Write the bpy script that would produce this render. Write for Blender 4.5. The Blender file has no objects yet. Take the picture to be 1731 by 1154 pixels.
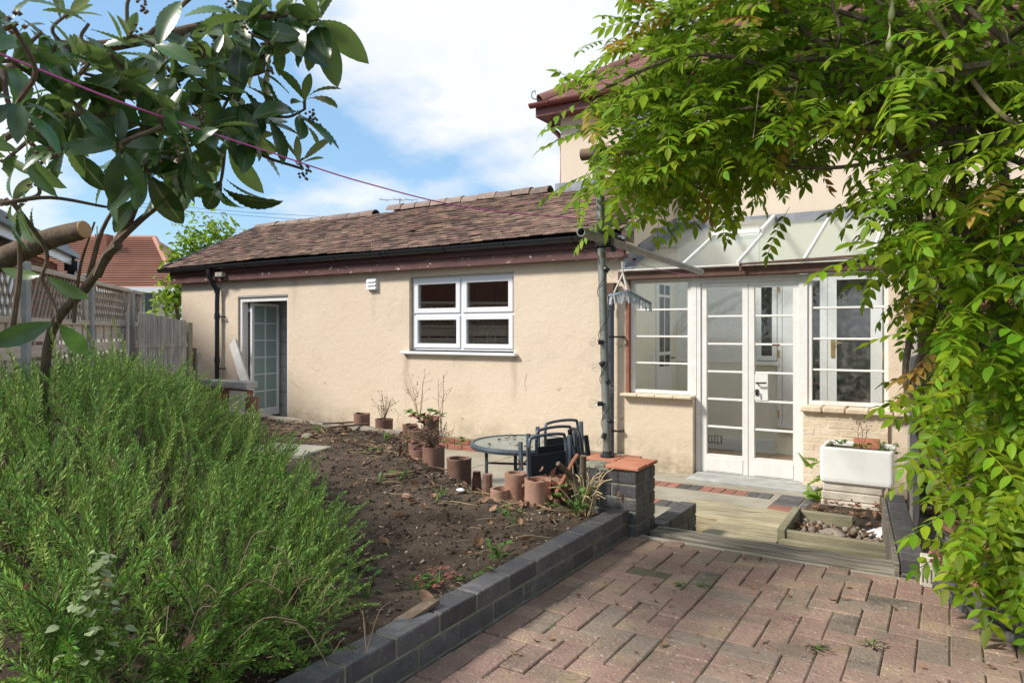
import bpy, math, random
import numpy as np
from mathutils import Vector, Matrix, noise as mnoise

random.seed(7); rng = np.random.default_rng(7)
R = math.radians
SC = bpy.context.scene
COL = SC.collection

# ------------------------------------------------------------------ camera, sky, sun, exposure
YAW = R(31.9); CAM_H = 1.13; FPX = 1190.0; CX = 865.5; HY = 560.0
cam = bpy.data.cameras.new('camera'); camo = bpy.data.objects.new('camera', cam); COL.objects.link(camo)
camo.location = (0, 0, CAM_H); camo.rotation_euler = (R(90), 0, YAW)
cam.sensor_width = 36; cam.lens = FPX / 1731 * 36; cam.shift_y = -(577 - HY) / 1731
cam.clip_start = 0.05; cam.clip_end = 800
SC.camera = camo

SUN_EL = R(40); SUN_AZ = R(223)            # azimuth clockwise from +Y: the sun stands behind the camera, to its left
sun = bpy.data.lights.new('sun', 'SUN'); suno = bpy.data.objects.new('sun', sun); COL.objects.link(suno)
sun.energy = 2.05; sun.angle = R(9.0); sun.color = (1.0, 0.95, 0.88)
sd = Vector((math.sin(SUN_AZ) * math.cos(SUN_EL), math.cos(SUN_AZ) * math.cos(SUN_EL), math.sin(SUN_EL)))
suno.rotation_euler = sd.to_track_quat('Z', 'Y').to_euler()

world = bpy.data.worlds.new('World'); SC.world = world; world.use_nodes = True
wn = world.node_tree.nodes; wl = world.node_tree.links; wn.clear()
w_out = wn.new('ShaderNodeOutputWorld'); w_bg = wn.new('ShaderNodeBackground'); w_bg.inputs[1].default_value = 0.075
w_sky = wn.new('ShaderNodeTexSky'); w_sky.sky_type = 'NISHITA'; w_sky.sun_disc = False
w_sky.sun_elevation = SUN_EL; w_sky.sun_rotation = SUN_AZ; w_sky.air_density = 1.0; w_sky.dust_density = 0.6; w_sky.ozone_density = 1.6
w_tc = wn.new('ShaderNodeTexCoord'); w_sep = wn.new('ShaderNodeSeparateXYZ'); wl.new(w_tc.outputs['Generated'], w_sep.inputs[0])
def wmath(op, a, b):
    n = wn.new('ShaderNodeMath'); n.operation = op
    for i, v in enumerate((a, b)):
        if isinstance(v, (int, float)): n.inputs[i].default_value = v
        else: wl.new(v, n.inputs[i])
    return n.outputs[0]
zz = wmath('ADD', wmath('MAXIMUM', w_sep.outputs[2], 0.0), 0.32)
w_cmb = wn.new('ShaderNodeCombineXYZ')
wl.new(wmath('DIVIDE', w_sep.outputs[0], zz), w_cmb.inputs[0]); wl.new(wmath('DIVIDE', w_sep.outputs[1], zz), w_cmb.inputs[1])
def wnoise(scale, detail, off, rough=.55):
    mp = wn.new('ShaderNodeMapping'); mp.inputs['Location'].default_value = off; wl.new(w_cmb.outputs[0], mp.inputs[0])
    n = wn.new('ShaderNodeTexNoise'); n.inputs['Scale'].default_value = scale; n.inputs['Detail'].default_value = detail
    n.inputs['Roughness'].default_value = rough; wl.new(mp.outputs[0], n.inputs['Vector']); return n.outputs[0]
CLOUD_OFF = (7.88, 1.8, 0.0)
w_r = wn.new('ShaderNodeValToRGB'); w_r.color_ramp.elements[0].position = 0.435; w_r.color_ramp.elements[1].position = 0.555
wl.new(wnoise(1.15, 9, CLOUD_OFF), w_r.inputs[0])
w_c = wn.new('ShaderNodeMix'); w_c.data_type = 'RGBA'; w_c.inputs[6].default_value = (3.7, 4.05, 4.6, 1); w_c.inputs[7].default_value = (6.1, 6.15, 6.3, 1)
wl.new(wnoise(2.6, 7, (1.3, .4, 0)), w_c.inputs[0])
w_m = wn.new('ShaderNodeMix'); w_m.data_type = 'RGBA'
w_hz = wn.new('ShaderNodeMix'); w_hz.data_type = 'RGBA'; w_hz.inputs[0].default_value = .55; w_hz.inputs[7].default_value = (1.75, 3.3, 5.0, 1)
wl.new(w_sky.outputs[0], w_hz.inputs[6])
wl.new(w_r.outputs[0], w_m.inputs[0]); wl.new(w_hz.outputs[2], w_m.inputs[6]); wl.new(w_c.outputs[2], w_m.inputs[7])
wl.new(w_m.outputs[2], w_bg.inputs[0]); wl.new(w_bg.outputs[0], w_out.inputs[0])
SC.view_settings.view_transform = 'Standard'; SC.view_settings.look = 'None'; SC.view_settings.gamma = 1
SC.view_settings.use_curve_mapping = False; SC.view_settings.exposure = 1.38
SC.render.engine = 'CYCLES'
SC.cycles.use_denoising = True; SC.cycles.max_bounces = 8; SC.cycles.transparent_max_bounces = 12

# ------------------------------------------------------------------ measuring: a sight line taken from the photograph meets a real plane
SY, CY = math.sin(YAW), math.cos(YAW)
def ray(px, py):
    u = (px - CX) / FPX; return Vector((-SY + CY * u, CY + SY * u, -(py - HY) / FPX))
EYE = Vector((0, 0, CAM_H))
def at_depth(px, py, d): return EYE + ray(px, py) * d
def on_level(px, py, z): r = ray(px, py); return EYE + r * ((z - CAM_H) / r.z)
def on_wall(px, py, y): r = ray(px, py); return EYE + r * (y / r.y)

# ------------------------------------------------------------------ materials
MATS = {}
def mat(name, c1, c2=None, scale=4, lo=.38, hi=.62, rough=.7, bump=0, bscale=60, bdet=6, rnd=0, spots=None, spec=.4, metal=0, trans=0, back=None, stretch=None, bump2=None, hue=0, vein=None, base=None):
    m = bpy.data.materials.new(name); m.use_nodes = True; MATS[name] = m
    n = m.node_tree.nodes; l = m.node_tree.links; p = n['Principled BSDF']; out = n['Material Output']
    geo = n.new('ShaderNodeNewGeometry'); pos = geo.outputs['Position']
    if stretch:
        mp = n.new('ShaderNodeMapping'); mp.inputs['Scale'].default_value = stretch; l.new(pos, mp.inputs[0]); pos = mp.outputs[0]
    def nz(sc, det=6, rg=.6):
        t = n.new('ShaderNodeTexNoise'); t.inputs['Scale'].default_value = sc; t.inputs['Detail'].default_value = det; t.inputs['Roughness'].default_value = rg
        l.new(pos, t.inputs['Vector']); return t.outputs[0]
    def ramp(src, a, b):
        r = n.new('ShaderNodeMapRange'); r.inputs[1].default_value = a; r.inputs[2].default_value = b; l.new(src, r.inputs[0]); return r.outputs[0]
    def mix(f, a, b, mode='MIX'):
        x = n.new('ShaderNodeMix'); x.data_type = 'RGBA'; x.blend_type = mode
        for s, v in ((0, f), (6, a), (7, b)):
            if isinstance(v, tuple): x.inputs[s].default_value = v + (1,)
            elif isinstance(v, (int, float)): x.inputs[s].default_value = v
            else: l.new(v, x.inputs[s])
        return x.outputs[2]
    col = tuple(c1)
    if c2: col = mix(ramp(nz(scale), lo, hi), tuple(c1), tuple(c2))
    for sp in (spots or []):
        c, sc, a, b = sp; col = mix(ramp(nz(sc, 8, .7), a, b), col, tuple(c))
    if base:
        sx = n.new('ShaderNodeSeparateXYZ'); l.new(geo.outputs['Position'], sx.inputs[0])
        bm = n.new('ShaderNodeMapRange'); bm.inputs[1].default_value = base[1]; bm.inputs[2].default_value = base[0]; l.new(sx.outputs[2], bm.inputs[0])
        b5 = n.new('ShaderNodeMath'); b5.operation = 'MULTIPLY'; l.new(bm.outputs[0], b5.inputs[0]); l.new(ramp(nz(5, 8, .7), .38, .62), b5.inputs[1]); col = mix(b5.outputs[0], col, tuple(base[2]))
    if rnd:
        oi = n.new('ShaderNodeObjectInfo'); ad = n.new('ShaderNodeMath'); ad.operation = 'ADD'
        l.new(oi.outputs['Random'], ad.inputs[0]); l.new(geo.outputs['Random Per Island'], ad.inputs[1])
        fr = n.new('ShaderNodeMath'); fr.operation = 'FRACT'; l.new(ad.outputs[0], fr.inputs[0])
        hs = n.new('ShaderNodeHueSaturation'); mr = n.new('ShaderNodeMapRange'); l.new(fr.outputs[0], mr.inputs[0])
        mr.inputs[3].default_value = 1 - rnd; mr.inputs[4].default_value = 1 + rnd; l.new(mr.outputs[0], hs.inputs['Value'])
        if hue:
            m3 = n.new('ShaderNodeMath'); m3.operation = 'MULTIPLY'; m3.inputs[1].default_value = 7.31; l.new(fr.outputs[0], m3.inputs[0])
            f3 = n.new('ShaderNodeMath'); f3.operation = 'FRACT'; l.new(m3.outputs[0], f3.inputs[0])
            mh = n.new('ShaderNodeMapRange'); l.new(f3.outputs[0], mh.inputs[0]); mh.inputs[3].default_value = .5 - hue; mh.inputs[4].default_value = .5 + hue
            l.new(mh.outputs[0], hs.inputs['Hue'])
        if isinstance(col, tuple): hs.inputs['Color'].default_value = col + (1,)
        else: l.new(col, hs.inputs['Color'])
        col = hs.outputs[0]
    if vein:
        at = n.new('ShaderNodeAttribute'); at.attribute_name = 'vein'; col = mix(ramp(at.outputs['Fac'], .80, .92), col, tuple(vein))
    if back: col = mix(geo.outputs['Backfacing'], col, tuple(back))
    if isinstance(col, tuple): p.inputs['Base Color'].default_value = col + (1,)
    else: l.new(col, p.inputs['Base Color'])
    p.inputs['Roughness'].default_value = rough; p.inputs['Metallic'].default_value = metal
    p.inputs['Specular IOR Level'].default_value = spec
    if bump:
        b = n.new('ShaderNodeBump'); b.inputs['Strength'].default_value = bump; b.inputs['Distance'].default_value = .01
        l.new(nz(bscale, bdet, .65), b.inputs['Height']); l.new(b.outputs[0], p.inputs['Normal'])
        if bump2:
            b2 = n.new('ShaderNodeBump'); b2.inputs['Strength'].default_value = bump2[0]; b2.inputs['Distance'].default_value = .03
            l.new(nz(bump2[1], 4), b2.inputs['Height']); l.new(b2.outputs[0], b.inputs['Normal'])
    if trans:
        t = n.new('ShaderNodeBsdfTranslucent'); mx = n.new('ShaderNodeMixShader'); mx.inputs[0].default_value = trans
        if isinstance(col, tuple): t.inputs[0].default_value = col + (1,)
        else:
            br = n.new('ShaderNodeHueSaturation'); br.inputs['Value'].default_value = 1.5; br.inputs['Hue'].default_value = .485; l.new(col, br.inputs['Color']); l.new(br.outputs[0], t.inputs[0])
        l.new(p.outputs[0], mx.inputs[1]); l.new(t.outputs[0], mx.inputs[2]); l.new(mx.outputs[0], out.inputs[0])
    return m
def glass(name, tint=(1, 1, 1), frost=0, fcol=(.7, .76, .72), boost=1.0, dirt=0):
    m = bpy.data.materials.new(name); m.use_nodes = True; MATS[name] = m
    n = m.node_tree.nodes; l = m.node_tree.links; n.remove(n['Principled BSDF']); out = n['Material Output']
    tr = n.new('ShaderNodeBsdfTransparent'); tr.inputs[0].default_value = tint + (1,)
    gl = n.new('ShaderNodeBsdfGlossy'); gl.inputs['Roughness'].default_value = .01 if not frost else .25
    lw = n.new('ShaderNodeLayerWeight'); lw.inputs[0].default_value = .5
    pw_ = n.new('ShaderNodeMath'); pw_.operation = 'POWER'; pw_.inputs[1].default_value = 4.5; l.new(lw.outputs['Facing'], pw_.inputs[0])
    fr = n.new('ShaderNodeMath'); fr.operation = 'MULTIPLY_ADD'; fr.inputs[1].default_value = .7; fr.inputs[2].default_value = .045; l.new(pw_.outputs[0], fr.inputs[0])
    mu = n.new('ShaderNodeMath'); mu.operation = 'MULTIPLY'; mu.inputs[1].default_value = boost; mu.use_clamp = True; l.new(fr.outputs[0], mu.inputs[0])
    base = tr.outputs[0]
    if frost or dirt:
        df = n.new('ShaderNodeBsdfDiffuse'); df.inputs[0].default_value = fcol + (1,); tl = n.new('ShaderNodeBsdfTranslucent'); tl.inputs[0].default_value = fcol + (1,)
        a = n.new('ShaderNodeMixShader'); a.inputs[0].default_value = .5; l.new(df.outputs[0], a.inputs[1]); l.new(tl.outputs[0], a.inputs[2])
        b = n.new('ShaderNodeMixShader'); l.new(tr.outputs[0], b.inputs[1]); l.new(a.outputs[0], b.inputs[2])
        if frost: b.inputs[0].default_value = frost
        else:
            t = n.new('ShaderNodeTexNoise'); t.inputs['Scale'].default_value = 16; t.inputs['Detail'].default_value = 10; g = n.new('ShaderNodeNewGeometry'); l.new(g.outputs['Position'], t.inputs['Vector'])
            r = n.new('ShaderNodeMapRange'); r.inputs[1].default_value = .45; r.inputs[2].default_value = .85; r.inputs[4].default_value = dirt; l.new(t.outputs[0], r.inputs[0]); l.new(r.outputs[0], b.inputs[0])
        base = b.outputs[0]
    mx = n.new('ShaderNodeMixShader'); l.new(mu.outputs[0], mx.inputs[0]); l.new(base, mx.inputs[1]); l.new(gl.outputs[0], mx.inputs[2]); l.new(mx.outputs[0], out.inputs[0])
    return m

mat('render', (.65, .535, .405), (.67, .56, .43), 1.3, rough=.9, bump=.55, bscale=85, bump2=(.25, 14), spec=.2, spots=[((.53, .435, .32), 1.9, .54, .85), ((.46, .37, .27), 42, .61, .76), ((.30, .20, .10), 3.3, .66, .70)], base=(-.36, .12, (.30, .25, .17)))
mat('render_clean', (.64, .54, .43), (.60, .50, .39), 1.6, rough=.9, bump=.3, bscale=85, spec=.2)
mat('beige_paint', (.74, .74, .63), (.78, .77, .67), 1.0, rough=.8, spec=.3)
mat('roughcast', (.86, .86, .83), (.80, .81, .78), 8, rough=.85, bump=.9, bscale=26, bdet=4)
mat('white_paint', (.72, .71, .68), (.68, .66, .62), 12, rough=.45, bump=.1, bscale=40, spots=[((.52, .42, .30), 9, .68, .74)])
mat('white_upvc', (.72, .73, .75), rough=.3)
mat('white_inside', (.76, .77, .77), rough=.5)
mat('block_paint', (.72, .73, .72), (.6, .61, .6), 5, rough=.8, bump=.4, bscale=40)
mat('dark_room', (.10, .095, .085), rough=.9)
mat('roof_tile', (.20, .122, .088), (.115, .074, .058), 6, rough=.9, bump=.5, bscale=45, rnd=.55, hue=.018, spots=[((.30, .24, .13), 24, .64, .74), ((.06, .045, .04), 9, .60, .72)])
mat('roof_tile_red', (.22, .105, .08), (.17, .08, .065), 5, rough=.85, bump=.3, rnd=.2)
mat('roof_far', (.40, .21, .15), (.34, .17, .12), .8, rough=.9, rnd=.06)  # red tile paled by distance haze, put into the colour
mat('ridge_tile', (.25, .18, .145), (.19, .14, .12), 8, rough=.9, bump=.4, rnd=.25, spots=[((.40, .36, .28), 14, .58, .7)])
mat('fascia_paint', (.062, .020, .018), (.085, .028, .025), 3, rough=.5, bump=.25, bscale=30, stretch=(1, 1, 6))
mat('fascia_worn', (.085, .034, .030), (.12, .05, .045), 3, rough=.6, bump=.3, bscale=30, spots=[((.66, .58, .48), 8, .615, .63)], stretch=(1, 1, 2.2))
mat('red_paint', (.19, .055, .05), (.15, .045, .042), 8, rough=.45)
mat('black_plastic', (.018, .020, .024), rough=.35)
mat('grey_plastic', (.060, .066, .080), rough=.4)
mat('lead', (.17, .18, .20), (.26, .27, .29), 7, rough=.6, bump=.3, bscale=20, metal=.3)
mat('rust', (.085, .045, .034), (.12, .065, .045), 10, rough=.8, bump=.5, spots=[((.22, .09, .04), 14, .58, .7)])
mat('brick_red', (.23, .090, .06), (.29, .125, .085), 9, rough=.9, bump=.5, bscale=60, rnd=.25)
mat('brick_blue', (.062, .060, .063), (.088, .082, .080), 14, rough=.55, bump=.35, bscale=90, rnd=.28, spots=[((.15, .145, .135), 9, .52, .74), ((.20, .19, .16), 60, .60, .66)])
mat('mortar', (.26, .25, .18), (.19, .185, .14), 14, rough=.95, bump=.7, bscale=60, spots=[((.17, .18, .06), 7, .52, .66)])
mat('brick_cream', (.68, .57, .43), (.62, .50, .36), 7, rough=.9, bump=.6, bscale=35, bump2=(.4, 12), spots=[((.40, .30, .20), 9, .60, .70)])
mat('tile_old', (.24, .095, .062), (.30, .14, .095), 9, rough=.9, bump=.4, rnd=.2, spots=[((.30, .27, .22), 14, .58, .7)])
mat('tile_red', (.42, .155, .085), (.50, .21, .125), 5, rough=.75, bump=.15, rnd=.08, spots=[((.25, .15, .11), 18, .62, .75)])
mat('paver', (.265, .165, .125), (.315, .21, .16), 5, rough=.9, bump=.9, bscale=70, rnd=.13, hue=.008, spots=[((.175, .14, .10), 3.1, .48, .68), ((.33, .245, .12), 5, .56, .72), ((.12, .09, .065), 33, .57, .68), ((.50, .45, .40), 80, .595, .64)])
mat('paver_grey', (.215, .163, .125), (.26, .20, .15), 5, rough=.9, bump=.9, bscale=70, rnd=.1, spots=[((.09, .08, .06), 4, .5, .66), ((.42, .39, .35), 80, .60, .65)])
mat('paver_red', (.31, .14, .10), (.26, .12, .085), 5, rough=.9, bump=.4, rnd=.15)
mat('joint_sand', (.15, .12, .09), (.10, .105, .045), 9, rough=1, bump=.8, bscale=90)
mat('concrete', (.36, .33, .26), (.28, .25, .19), 3, rough=.95, bump=.5, bscale=50, spots=[((.19, .18, .10), 4, .56, .72), ((.46, .43, .36), 12, .6, .75)])
mat('concrete_grey', (.40, .40, .38), (.30, .30, .28), 6, rough=.95, bump=.5, bscale=50, spots=[((.18, .18, .15), 9, .6, .75)])
mat('soil', (.066, .049, .035), (.105, .078, .056), 3.0, rough=1, bump=1.0, bscale=45, bdet=10, bump2=(.8, 9), spec=.15, spots=[((.135, .090, .055), 20, .52, .68), ((.030, .021, .014), 1.3, .46, .62), ((.25, .19, .13), 70, .59, .65)])
mat('ground', (.16, .14, .10), (.10, .10, .06), 1.5, rough=1, bump=.6)
mat('chip', (.17, .115, .075), (.27, .20, .14), 30, rough=.95, rnd=.6, hue=.02)
mat('pebble', (.25, .195, .14), (.34, .28, .22), 20, rough=.8, rnd=.4, hue=.02)
mat('straw', (.40, .30, .16), rough=.9, rnd=.4)
mat('dead_leaf', (.20, .10, .055), (.28, .17, .10), 20, rough=.85, rnd=.45, trans=.15)
mat('timber_old', (.34, .30, .235), (.15, .125, .095), 5, rough=.95, bump=1.0, bscale=14, stretch=(.6, 11, 11), spots=[((.06, .05, .04), 3.2, .56, .62)])
mat('timber_pale', (.50, .43, .28), (.30, .25, .15), 4, rough=.9, bump=.9, bscale=14, stretch=(.7, 11, 11), spots=[((.15, .13, .08), 2.6, .57, .66)])
mat('timber_frame', (.30, .27, .17), (.24, .21, .13), 6, rough=.9, bump=.5, bscale=25, stretch=(1, 6, 6))
mat('timber_grey', (.45, .41, .36), (.30, .275, .24), 6, rough=.95, bump=.6, bscale=25, stretch=(3, 3, .5), rnd=.15)
mat('slat_wood', (.62, .53, .43), (.50, .42, .33), 4, rough=.9, bump=.4, bscale=25, stretch=(.6, .6, 6), rnd=.14)  # lightened in colour to make up for the fence facing away from the sun
mat('lattice_wood', (.34, .27, .20), (.26, .205, .155), 6, rough=.9, rnd=.15)
mat('white_wood', (.62, .60, .57), (.50, .48, .45), 8, rough=.9, bump=.5, bscale=40, spots=[((.34, .30, .25), 14, .58, .7)])
mat('terracotta', (.165, .084, .058), (.225, .125, .09), 7, rough=.75, bump=.25, bscale=40, rnd=.25, spots=[((.33, .24, .19), 11, .60, .78), ((.08, .045, .03), 6, .58, .75)])
mat('clay_pale', (.29, .155, .10), (.35, .21, .15), 8, rough=.8, bump=.2, rnd=.12, spots=[((.42, .34, .28), 10, .6, .75)])
mat('bark', (.10, .070, .046), (.165, .12, .08), 18, rough=.95, bump=.7, bscale=60, stretch=(1, 1, .5))
mat('bark_cut', (.55, .33, .16), rough=.8)
mat('vine_bark', (.115, .085, .063), (.19, .15, .115), 22, rough=.95, bump=.6, bscale=80)
mat('vine_shoot', (.24, .18, .10), (.30, .24, .15), 12, rough=.8)
mat('loquat_leaf', (.034, .085, .018), (.058, .125, .028), 9, spots=[((.13, .085, .035), 17, .63, .69)], rough=.33, rnd=.45, hue=.018, back=(.105, .175, .042), trans=.26, spec=.7, vein=(.13, .17, .07))
mat('loquat_young', (.10, .17, .035), (.13, .20, .05), 9, rough=.4, rnd=.25, back=(.20, .25, .10), trans=.3)
mat('vine_leaf', (.13, .245, .010), (.23, .34, .018), 3, rough=.5, rnd=.45, hue=.028, spec=.3, back=(.15, .25, .022), trans=.55)
mat('rosemary_leaf', (.095, .225, .026), (.19, .33, .055), 5, rough=.6, rnd=.45, hue=.028, spec=.25, vein=(.14, .11, .05), back=(.15, .265, .065), trans=.18)
mat('rosemary_tip', (.19, .31, .055), (.27, .37, .075), 5, rough=.6, rnd=.3, spec=.25, vein=(.18, .15, .07), back=(.22, .33, .09), trans=.2)
mat('twig', (.12, .080, .050), (.19, .13, .085), 15, rough=.95, rnd=.3)
mat('weed_leaf', (.080, .17, .022), (.12, .21, .035), 8, rough=.5, rnd=.35, trans=.3)
mat('vine_old', (.34, .26, .03), (.30, .17, .04), 8, rough=.6, rnd=.3, trans=.4)
mat('dead_sprig', (.24, .17, .09), (.33, .25, .14), 6, rough=.9, rnd=.4)
mat('shrub_leaf', (.14, .25, .018), (.19, .30, .025), 3, rough=.5, rnd=.35, trans=.45)
mat('mint_leaf', (.20, .26, .12), (.27, .32, .17), 9, rough=.8, rnd=.25, trans=.2)
mat('pod', (.40, .42, .20), rough=.7)
mat('red_leaf', (.22, .07, .05), rough=.6, rnd=.3)
mat('ceramic', (.80, .79, .76), (.74, .73, .70), 4, rough=.15, spots=[((.45, .38, .28), 6, .70, .80)])
mat('painted_stone', (.58, .53, .45), (.44, .39, .32), 7, rough=.9, bump=.6, bscale=30, spots=[((.25, .20, .15), 8, .62, .74)])
mat('cloth_white', (.75, .75, .74), rough=.9)
mat('steel', (.30, .31, .29), (.22, .23, .20), 10, rough=.5, metal=.55, bump=.2, spots=[((.20, .15, .09), 8, .6, .72)])
mat('steel_black', (.020, .021, .022), rough=.5)
mat('chrome', (.7, .7, .7), rough=.12, metal=1)
mat('brass', (.60, .42, .16), rough=.3, metal=.9)
mat('rusty_pole', (.15, .105, .07), (.22, .16, .11), 9, rough=.85, bump=.5)
mat('chair_grey', (.085, .105, .125), (.11, .13, .15), 9, rough=.45, metal=.3)
mat('chair_black', (.018, .019, .021), rough=.6)
mat('sling', (.022, .024, .028), (.03, .032, .036), 60, rough=.85, bump=.4, bscale=400)
mat('pink_cord', (.62, .13, .40), rough=.6)
mat('peg', (.72, .76, .80), rough=.3, trans=.3)
mat('hanger_blue', (.30, .40, .48), rough=.4)
mat('rope', (.62, .60, .55), rough=.9)
mat('white_wall_far', (.62, .64, .66), rough=.9)
mat('cream_far', (.66, .60, .48), rough=.9)
mat('floor_tile', (.42, .29, .18), (.36, .25, .15), 3, rough=.4, rnd=.08)
mat('skirting', (.66, .70, .72), rough=.5)
mat('red_plastic', (.30, .02, .02), rough=.5)
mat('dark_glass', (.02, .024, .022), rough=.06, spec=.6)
mat('pane_frost', (.27, .355, .335), (.30, .385, .365), 3, rough=.35)
mat('table_glass', (.235, .26, .215), (.30, .315, .25), 7, rough=.25, spots=[((.25, .19, .12), 16, .62, .72)])
glass('clear_glass', dirt=.04, fcol=(.8, .82, .78))
glass('window_glass', tint=(.85, .9, .88), boost=5.5)
glass('roof_glass', tint=(.96, .99, .975), frost=.10, fcol=(.80, .83, .76))
glass('dusty_glass', dirt=.12, fcol=(.8, .8, .78), boost=1.3)
glass('bulb_glass', boost=1.5)

# ------------------------------------------------------------------ mesh helpers
class MB:
    def __init__(s): s.v = []; s.f = []
    def add(s, vs, fs):
        o = len(s.v); s.v += [tuple(v) for v in vs]; s.f += [tuple(i + o for i in f) for f in fs]; return s
    def box(s, c, d, rot=None, ch=0):
        hx, hy, hz = d[0] / 2, d[1] / 2, d[2] / 2
        if ch:
            vs, fs = chamfer(d, ch)
        else:
            vs = [(x, y, z) for x in (-hx, hx) for y in (-hy, hy) for z in (-hz, hz)]
            fs = [(0, 1, 3, 2), (4, 6, 7, 5), (0, 4, 5, 1), (2, 3, 7, 6), (0, 2, 6, 4), (1, 5, 7, 3)]
        c = Vector(c)
        return s.add([(rot @ Vector(v) if rot else Vector(v)) + c for v in vs], fs)
    def span(s, a, b, ch=0):
        return s.box([(a[i] + b[i]) / 2 for i in range(3)], [abs(b[i] - a[i]) for i in range(3)], None, ch)
    def bar(s, a, b, w, h, up=(0, 0, 1), ch=0):
        a, b = Vector(a), Vector(b); x = (b - a); L = x.length; x.normalize(); up = Vector(up)
        y = up.cross(x).normalized(); z = x.cross(y); return s.box((a + b) / 2, (L, w, h), Matrix((x, y, z)).transposed(), ch)
    def tube(s, pts, r, n=8, cap=True):
        pts = [Vector(p) for p in pts]; k = len(pts); rs = r if isinstance(r, (list, tuple)) else [r] * k
        T = [(pts[min(i + 1, k - 1)] - pts[max(i - 1, 0)]).normalized() for i in range(k)]
        u = T[0].orthogonal().normalized(); vs = []
        for i in range(k):
            u = (u - T[i] * u.dot(T[i])); u = u.normalized() if u.length > 1e-6 else T[i].orthogonal().normalized()
            w = T[i].cross(u)
            for j in range(n):
                a = 2 * math.pi * j / n; vs.append(pts[i] + (u * math.cos(a) + w * math.sin(a)) * rs[i])
        fs = [(i * n + j, i * n + (j + 1) % n, (i + 1) * n + (j + 1) % n, (i + 1) * n + j) for i in range(k - 1) for j in range(n)]
        if cap: fs += [tuple(range(n - 1, -1, -1)), tuple((k - 1) * n + j for j in range(n))]
        return s.add(vs, fs)
    def lathe(s, prof, c=(0, 0, 0), n=16, axis=None):
        c = Vector(c); q = Vector((0, 0, 1)).rotation_difference(Vector(axis)) if axis is not None else None; vs = []
        for r, z in prof:
            for j in range(n):
                a = 2 * math.pi * j / n; p = Vector((r * math.cos(a), r * math.sin(a), z)); vs.append((q @ p if q else p) + c)
        k = len(prof); fs = [(i * n + j, i * n + (j + 1) % n, (i + 1) * n + (j + 1) % n, (i + 1) * n + j) for i in range(k - 1) for j in range(n)]
        if prof[0][0] > 1e-5: fs.append(tuple(range(n - 1, -1, -1)))
        if prof[-1][0] > 1e-5: fs.append(tuple((k - 1) * n + j for j in range(n)))
        return s.add(vs, fs)
    def prism(s, poly, a, b, axis):
        n = len(poly)
        def P(q, t): return {'x': (t, q[0], q[1]), 'y': (q[0], t, q[1]), 'z': (q[0], q[1], t)}[axis]
        vs = [P(q, a) for q in poly] + [P(q, b) for q in poly]
        return s.add(vs, [tuple(range(n - 1, -1, -1)), tuple(range(n, 2 * n))] + [(i, (i + 1) % n, n + (i + 1) % n, n + i) for i in range(n)])
    def mesh(s, name, smooth=False):
        m = bpy.data.meshes.new(name); m.from_pydata(s.v, [], s.f); fix(m, smooth); return m
def fix(m, smooth):
    import bmesh
    b = bmesh.new(); b.from_mesh(m); bmesh.ops.recalc_face_normals(b, faces=b.faces); b.to_mesh(m); b.free()
    if smooth: m.polygons.foreach_set('use_smooth', [True] * len(m.polygons)); m.set_sharp_from_angle(angle=R(45))
    m.update()
def chamfer(d, c):
    hx, hy, hz = d[0] / 2, d[1] / 2, d[2] / 2; vs = []; idx = {}
    for sx in (-1, 1):
        for sy in (-1, 1):
            for sz in (-1, 1):
                for ax in range(3):
                    p = [sx * (hx - c), sy * (hy - c), sz * (hz - c)]; p[ax] = (sx * hx, sy * hy, sz * hz)[ax]
                    idx[(sx, sy, sz, ax)] = len(vs); vs.append(tuple(p))
    fs = []; I = idx
    for ax in range(3):
        o = [a for a in range(3) if a != ax]
        for sg in (-1, 1):
            q = []
            for a, b in ((-1, -1), (1, -1), (1, 1), (-1, 1)):
                k = [0, 0, 0]; k[ax] = sg; k[o[0]] = a; k[o[1]] = b; q.append(I[(k[0], k[1], k[2], ax)])
            fs.append(tuple(q))
        for a in (-1, 1):
            for b in (-1, 1):
                k1 = [0, 0, 0]; k1[o[0]] = a; k1[o[1]] = b; k2 = list(k1); k1[ax] = -1; k2[ax] = 1
                fs.append((I[tuple(k1) + (o[0],)], I[tuple(k2) + (o[0],)], I[tuple(k2) + (o[1],)], I[tuple(k1) + (o[1],)]))
    for sx in (-1, 1):
        for sy in (-1, 1):
            for sz in (-1, 1): fs.append(tuple(I[(sx, sy, sz, a)] for a in range(3)))
    return vs, fs
def block_mesh(name, d, ch): return MB().add(*chamfer(d, ch)).mesh(name)
def join(name, tmpl, mats, smooth=False, attr=None):
    """one mesh holding a copy of the template (verts, faces of equal size) for every matrix"""
    V = np.array(tmpl[0], dtype=np.float64); n = len(V); k = len(mats); Mx = np.array([np.array(m) for m in mats])
    out = np.einsum('kij,nj->kni', Mx[:, :3, :3], V) + Mx[:, None, :3, 3]
    sizes = np.array([len(f) for f in tmpl[1]]); flat = np.array([i for f in tmpl[1] for i in f])
    loops = (flat[None, :] + (np.arange(k) * n)[:, None]).ravel(); tot = np.tile(sizes, k); st = np.concatenate(([0], np.cumsum(tot)[:-1]))
    m = bpy.data.meshes.new(name); m.vertices.add(n * k); m.vertices.foreach_set('co', out.ravel())
    m.loops.add(len(loops)); m.loops.foreach_set('vertex_index', loops.astype(np.int32)); m.polygons.add(len(tot))
    m.polygons.foreach_set('loop_start', st.astype(np.int32)); m.polygons.foreach_set('loop_total', tot.astype(np.int32))
    if smooth: m.polygons.foreach_set('use_smooth', np.ones(len(tot), dtype=bool))
    m.update(calc_edges=True); m.validate()
    if attr is not None: a = m.attributes.new('vein', 'FLOAT', 'POINT'); a.data.foreach_set('value', np.tile(np.array(attr, dtype=np.float32), k))
    return m
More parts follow.
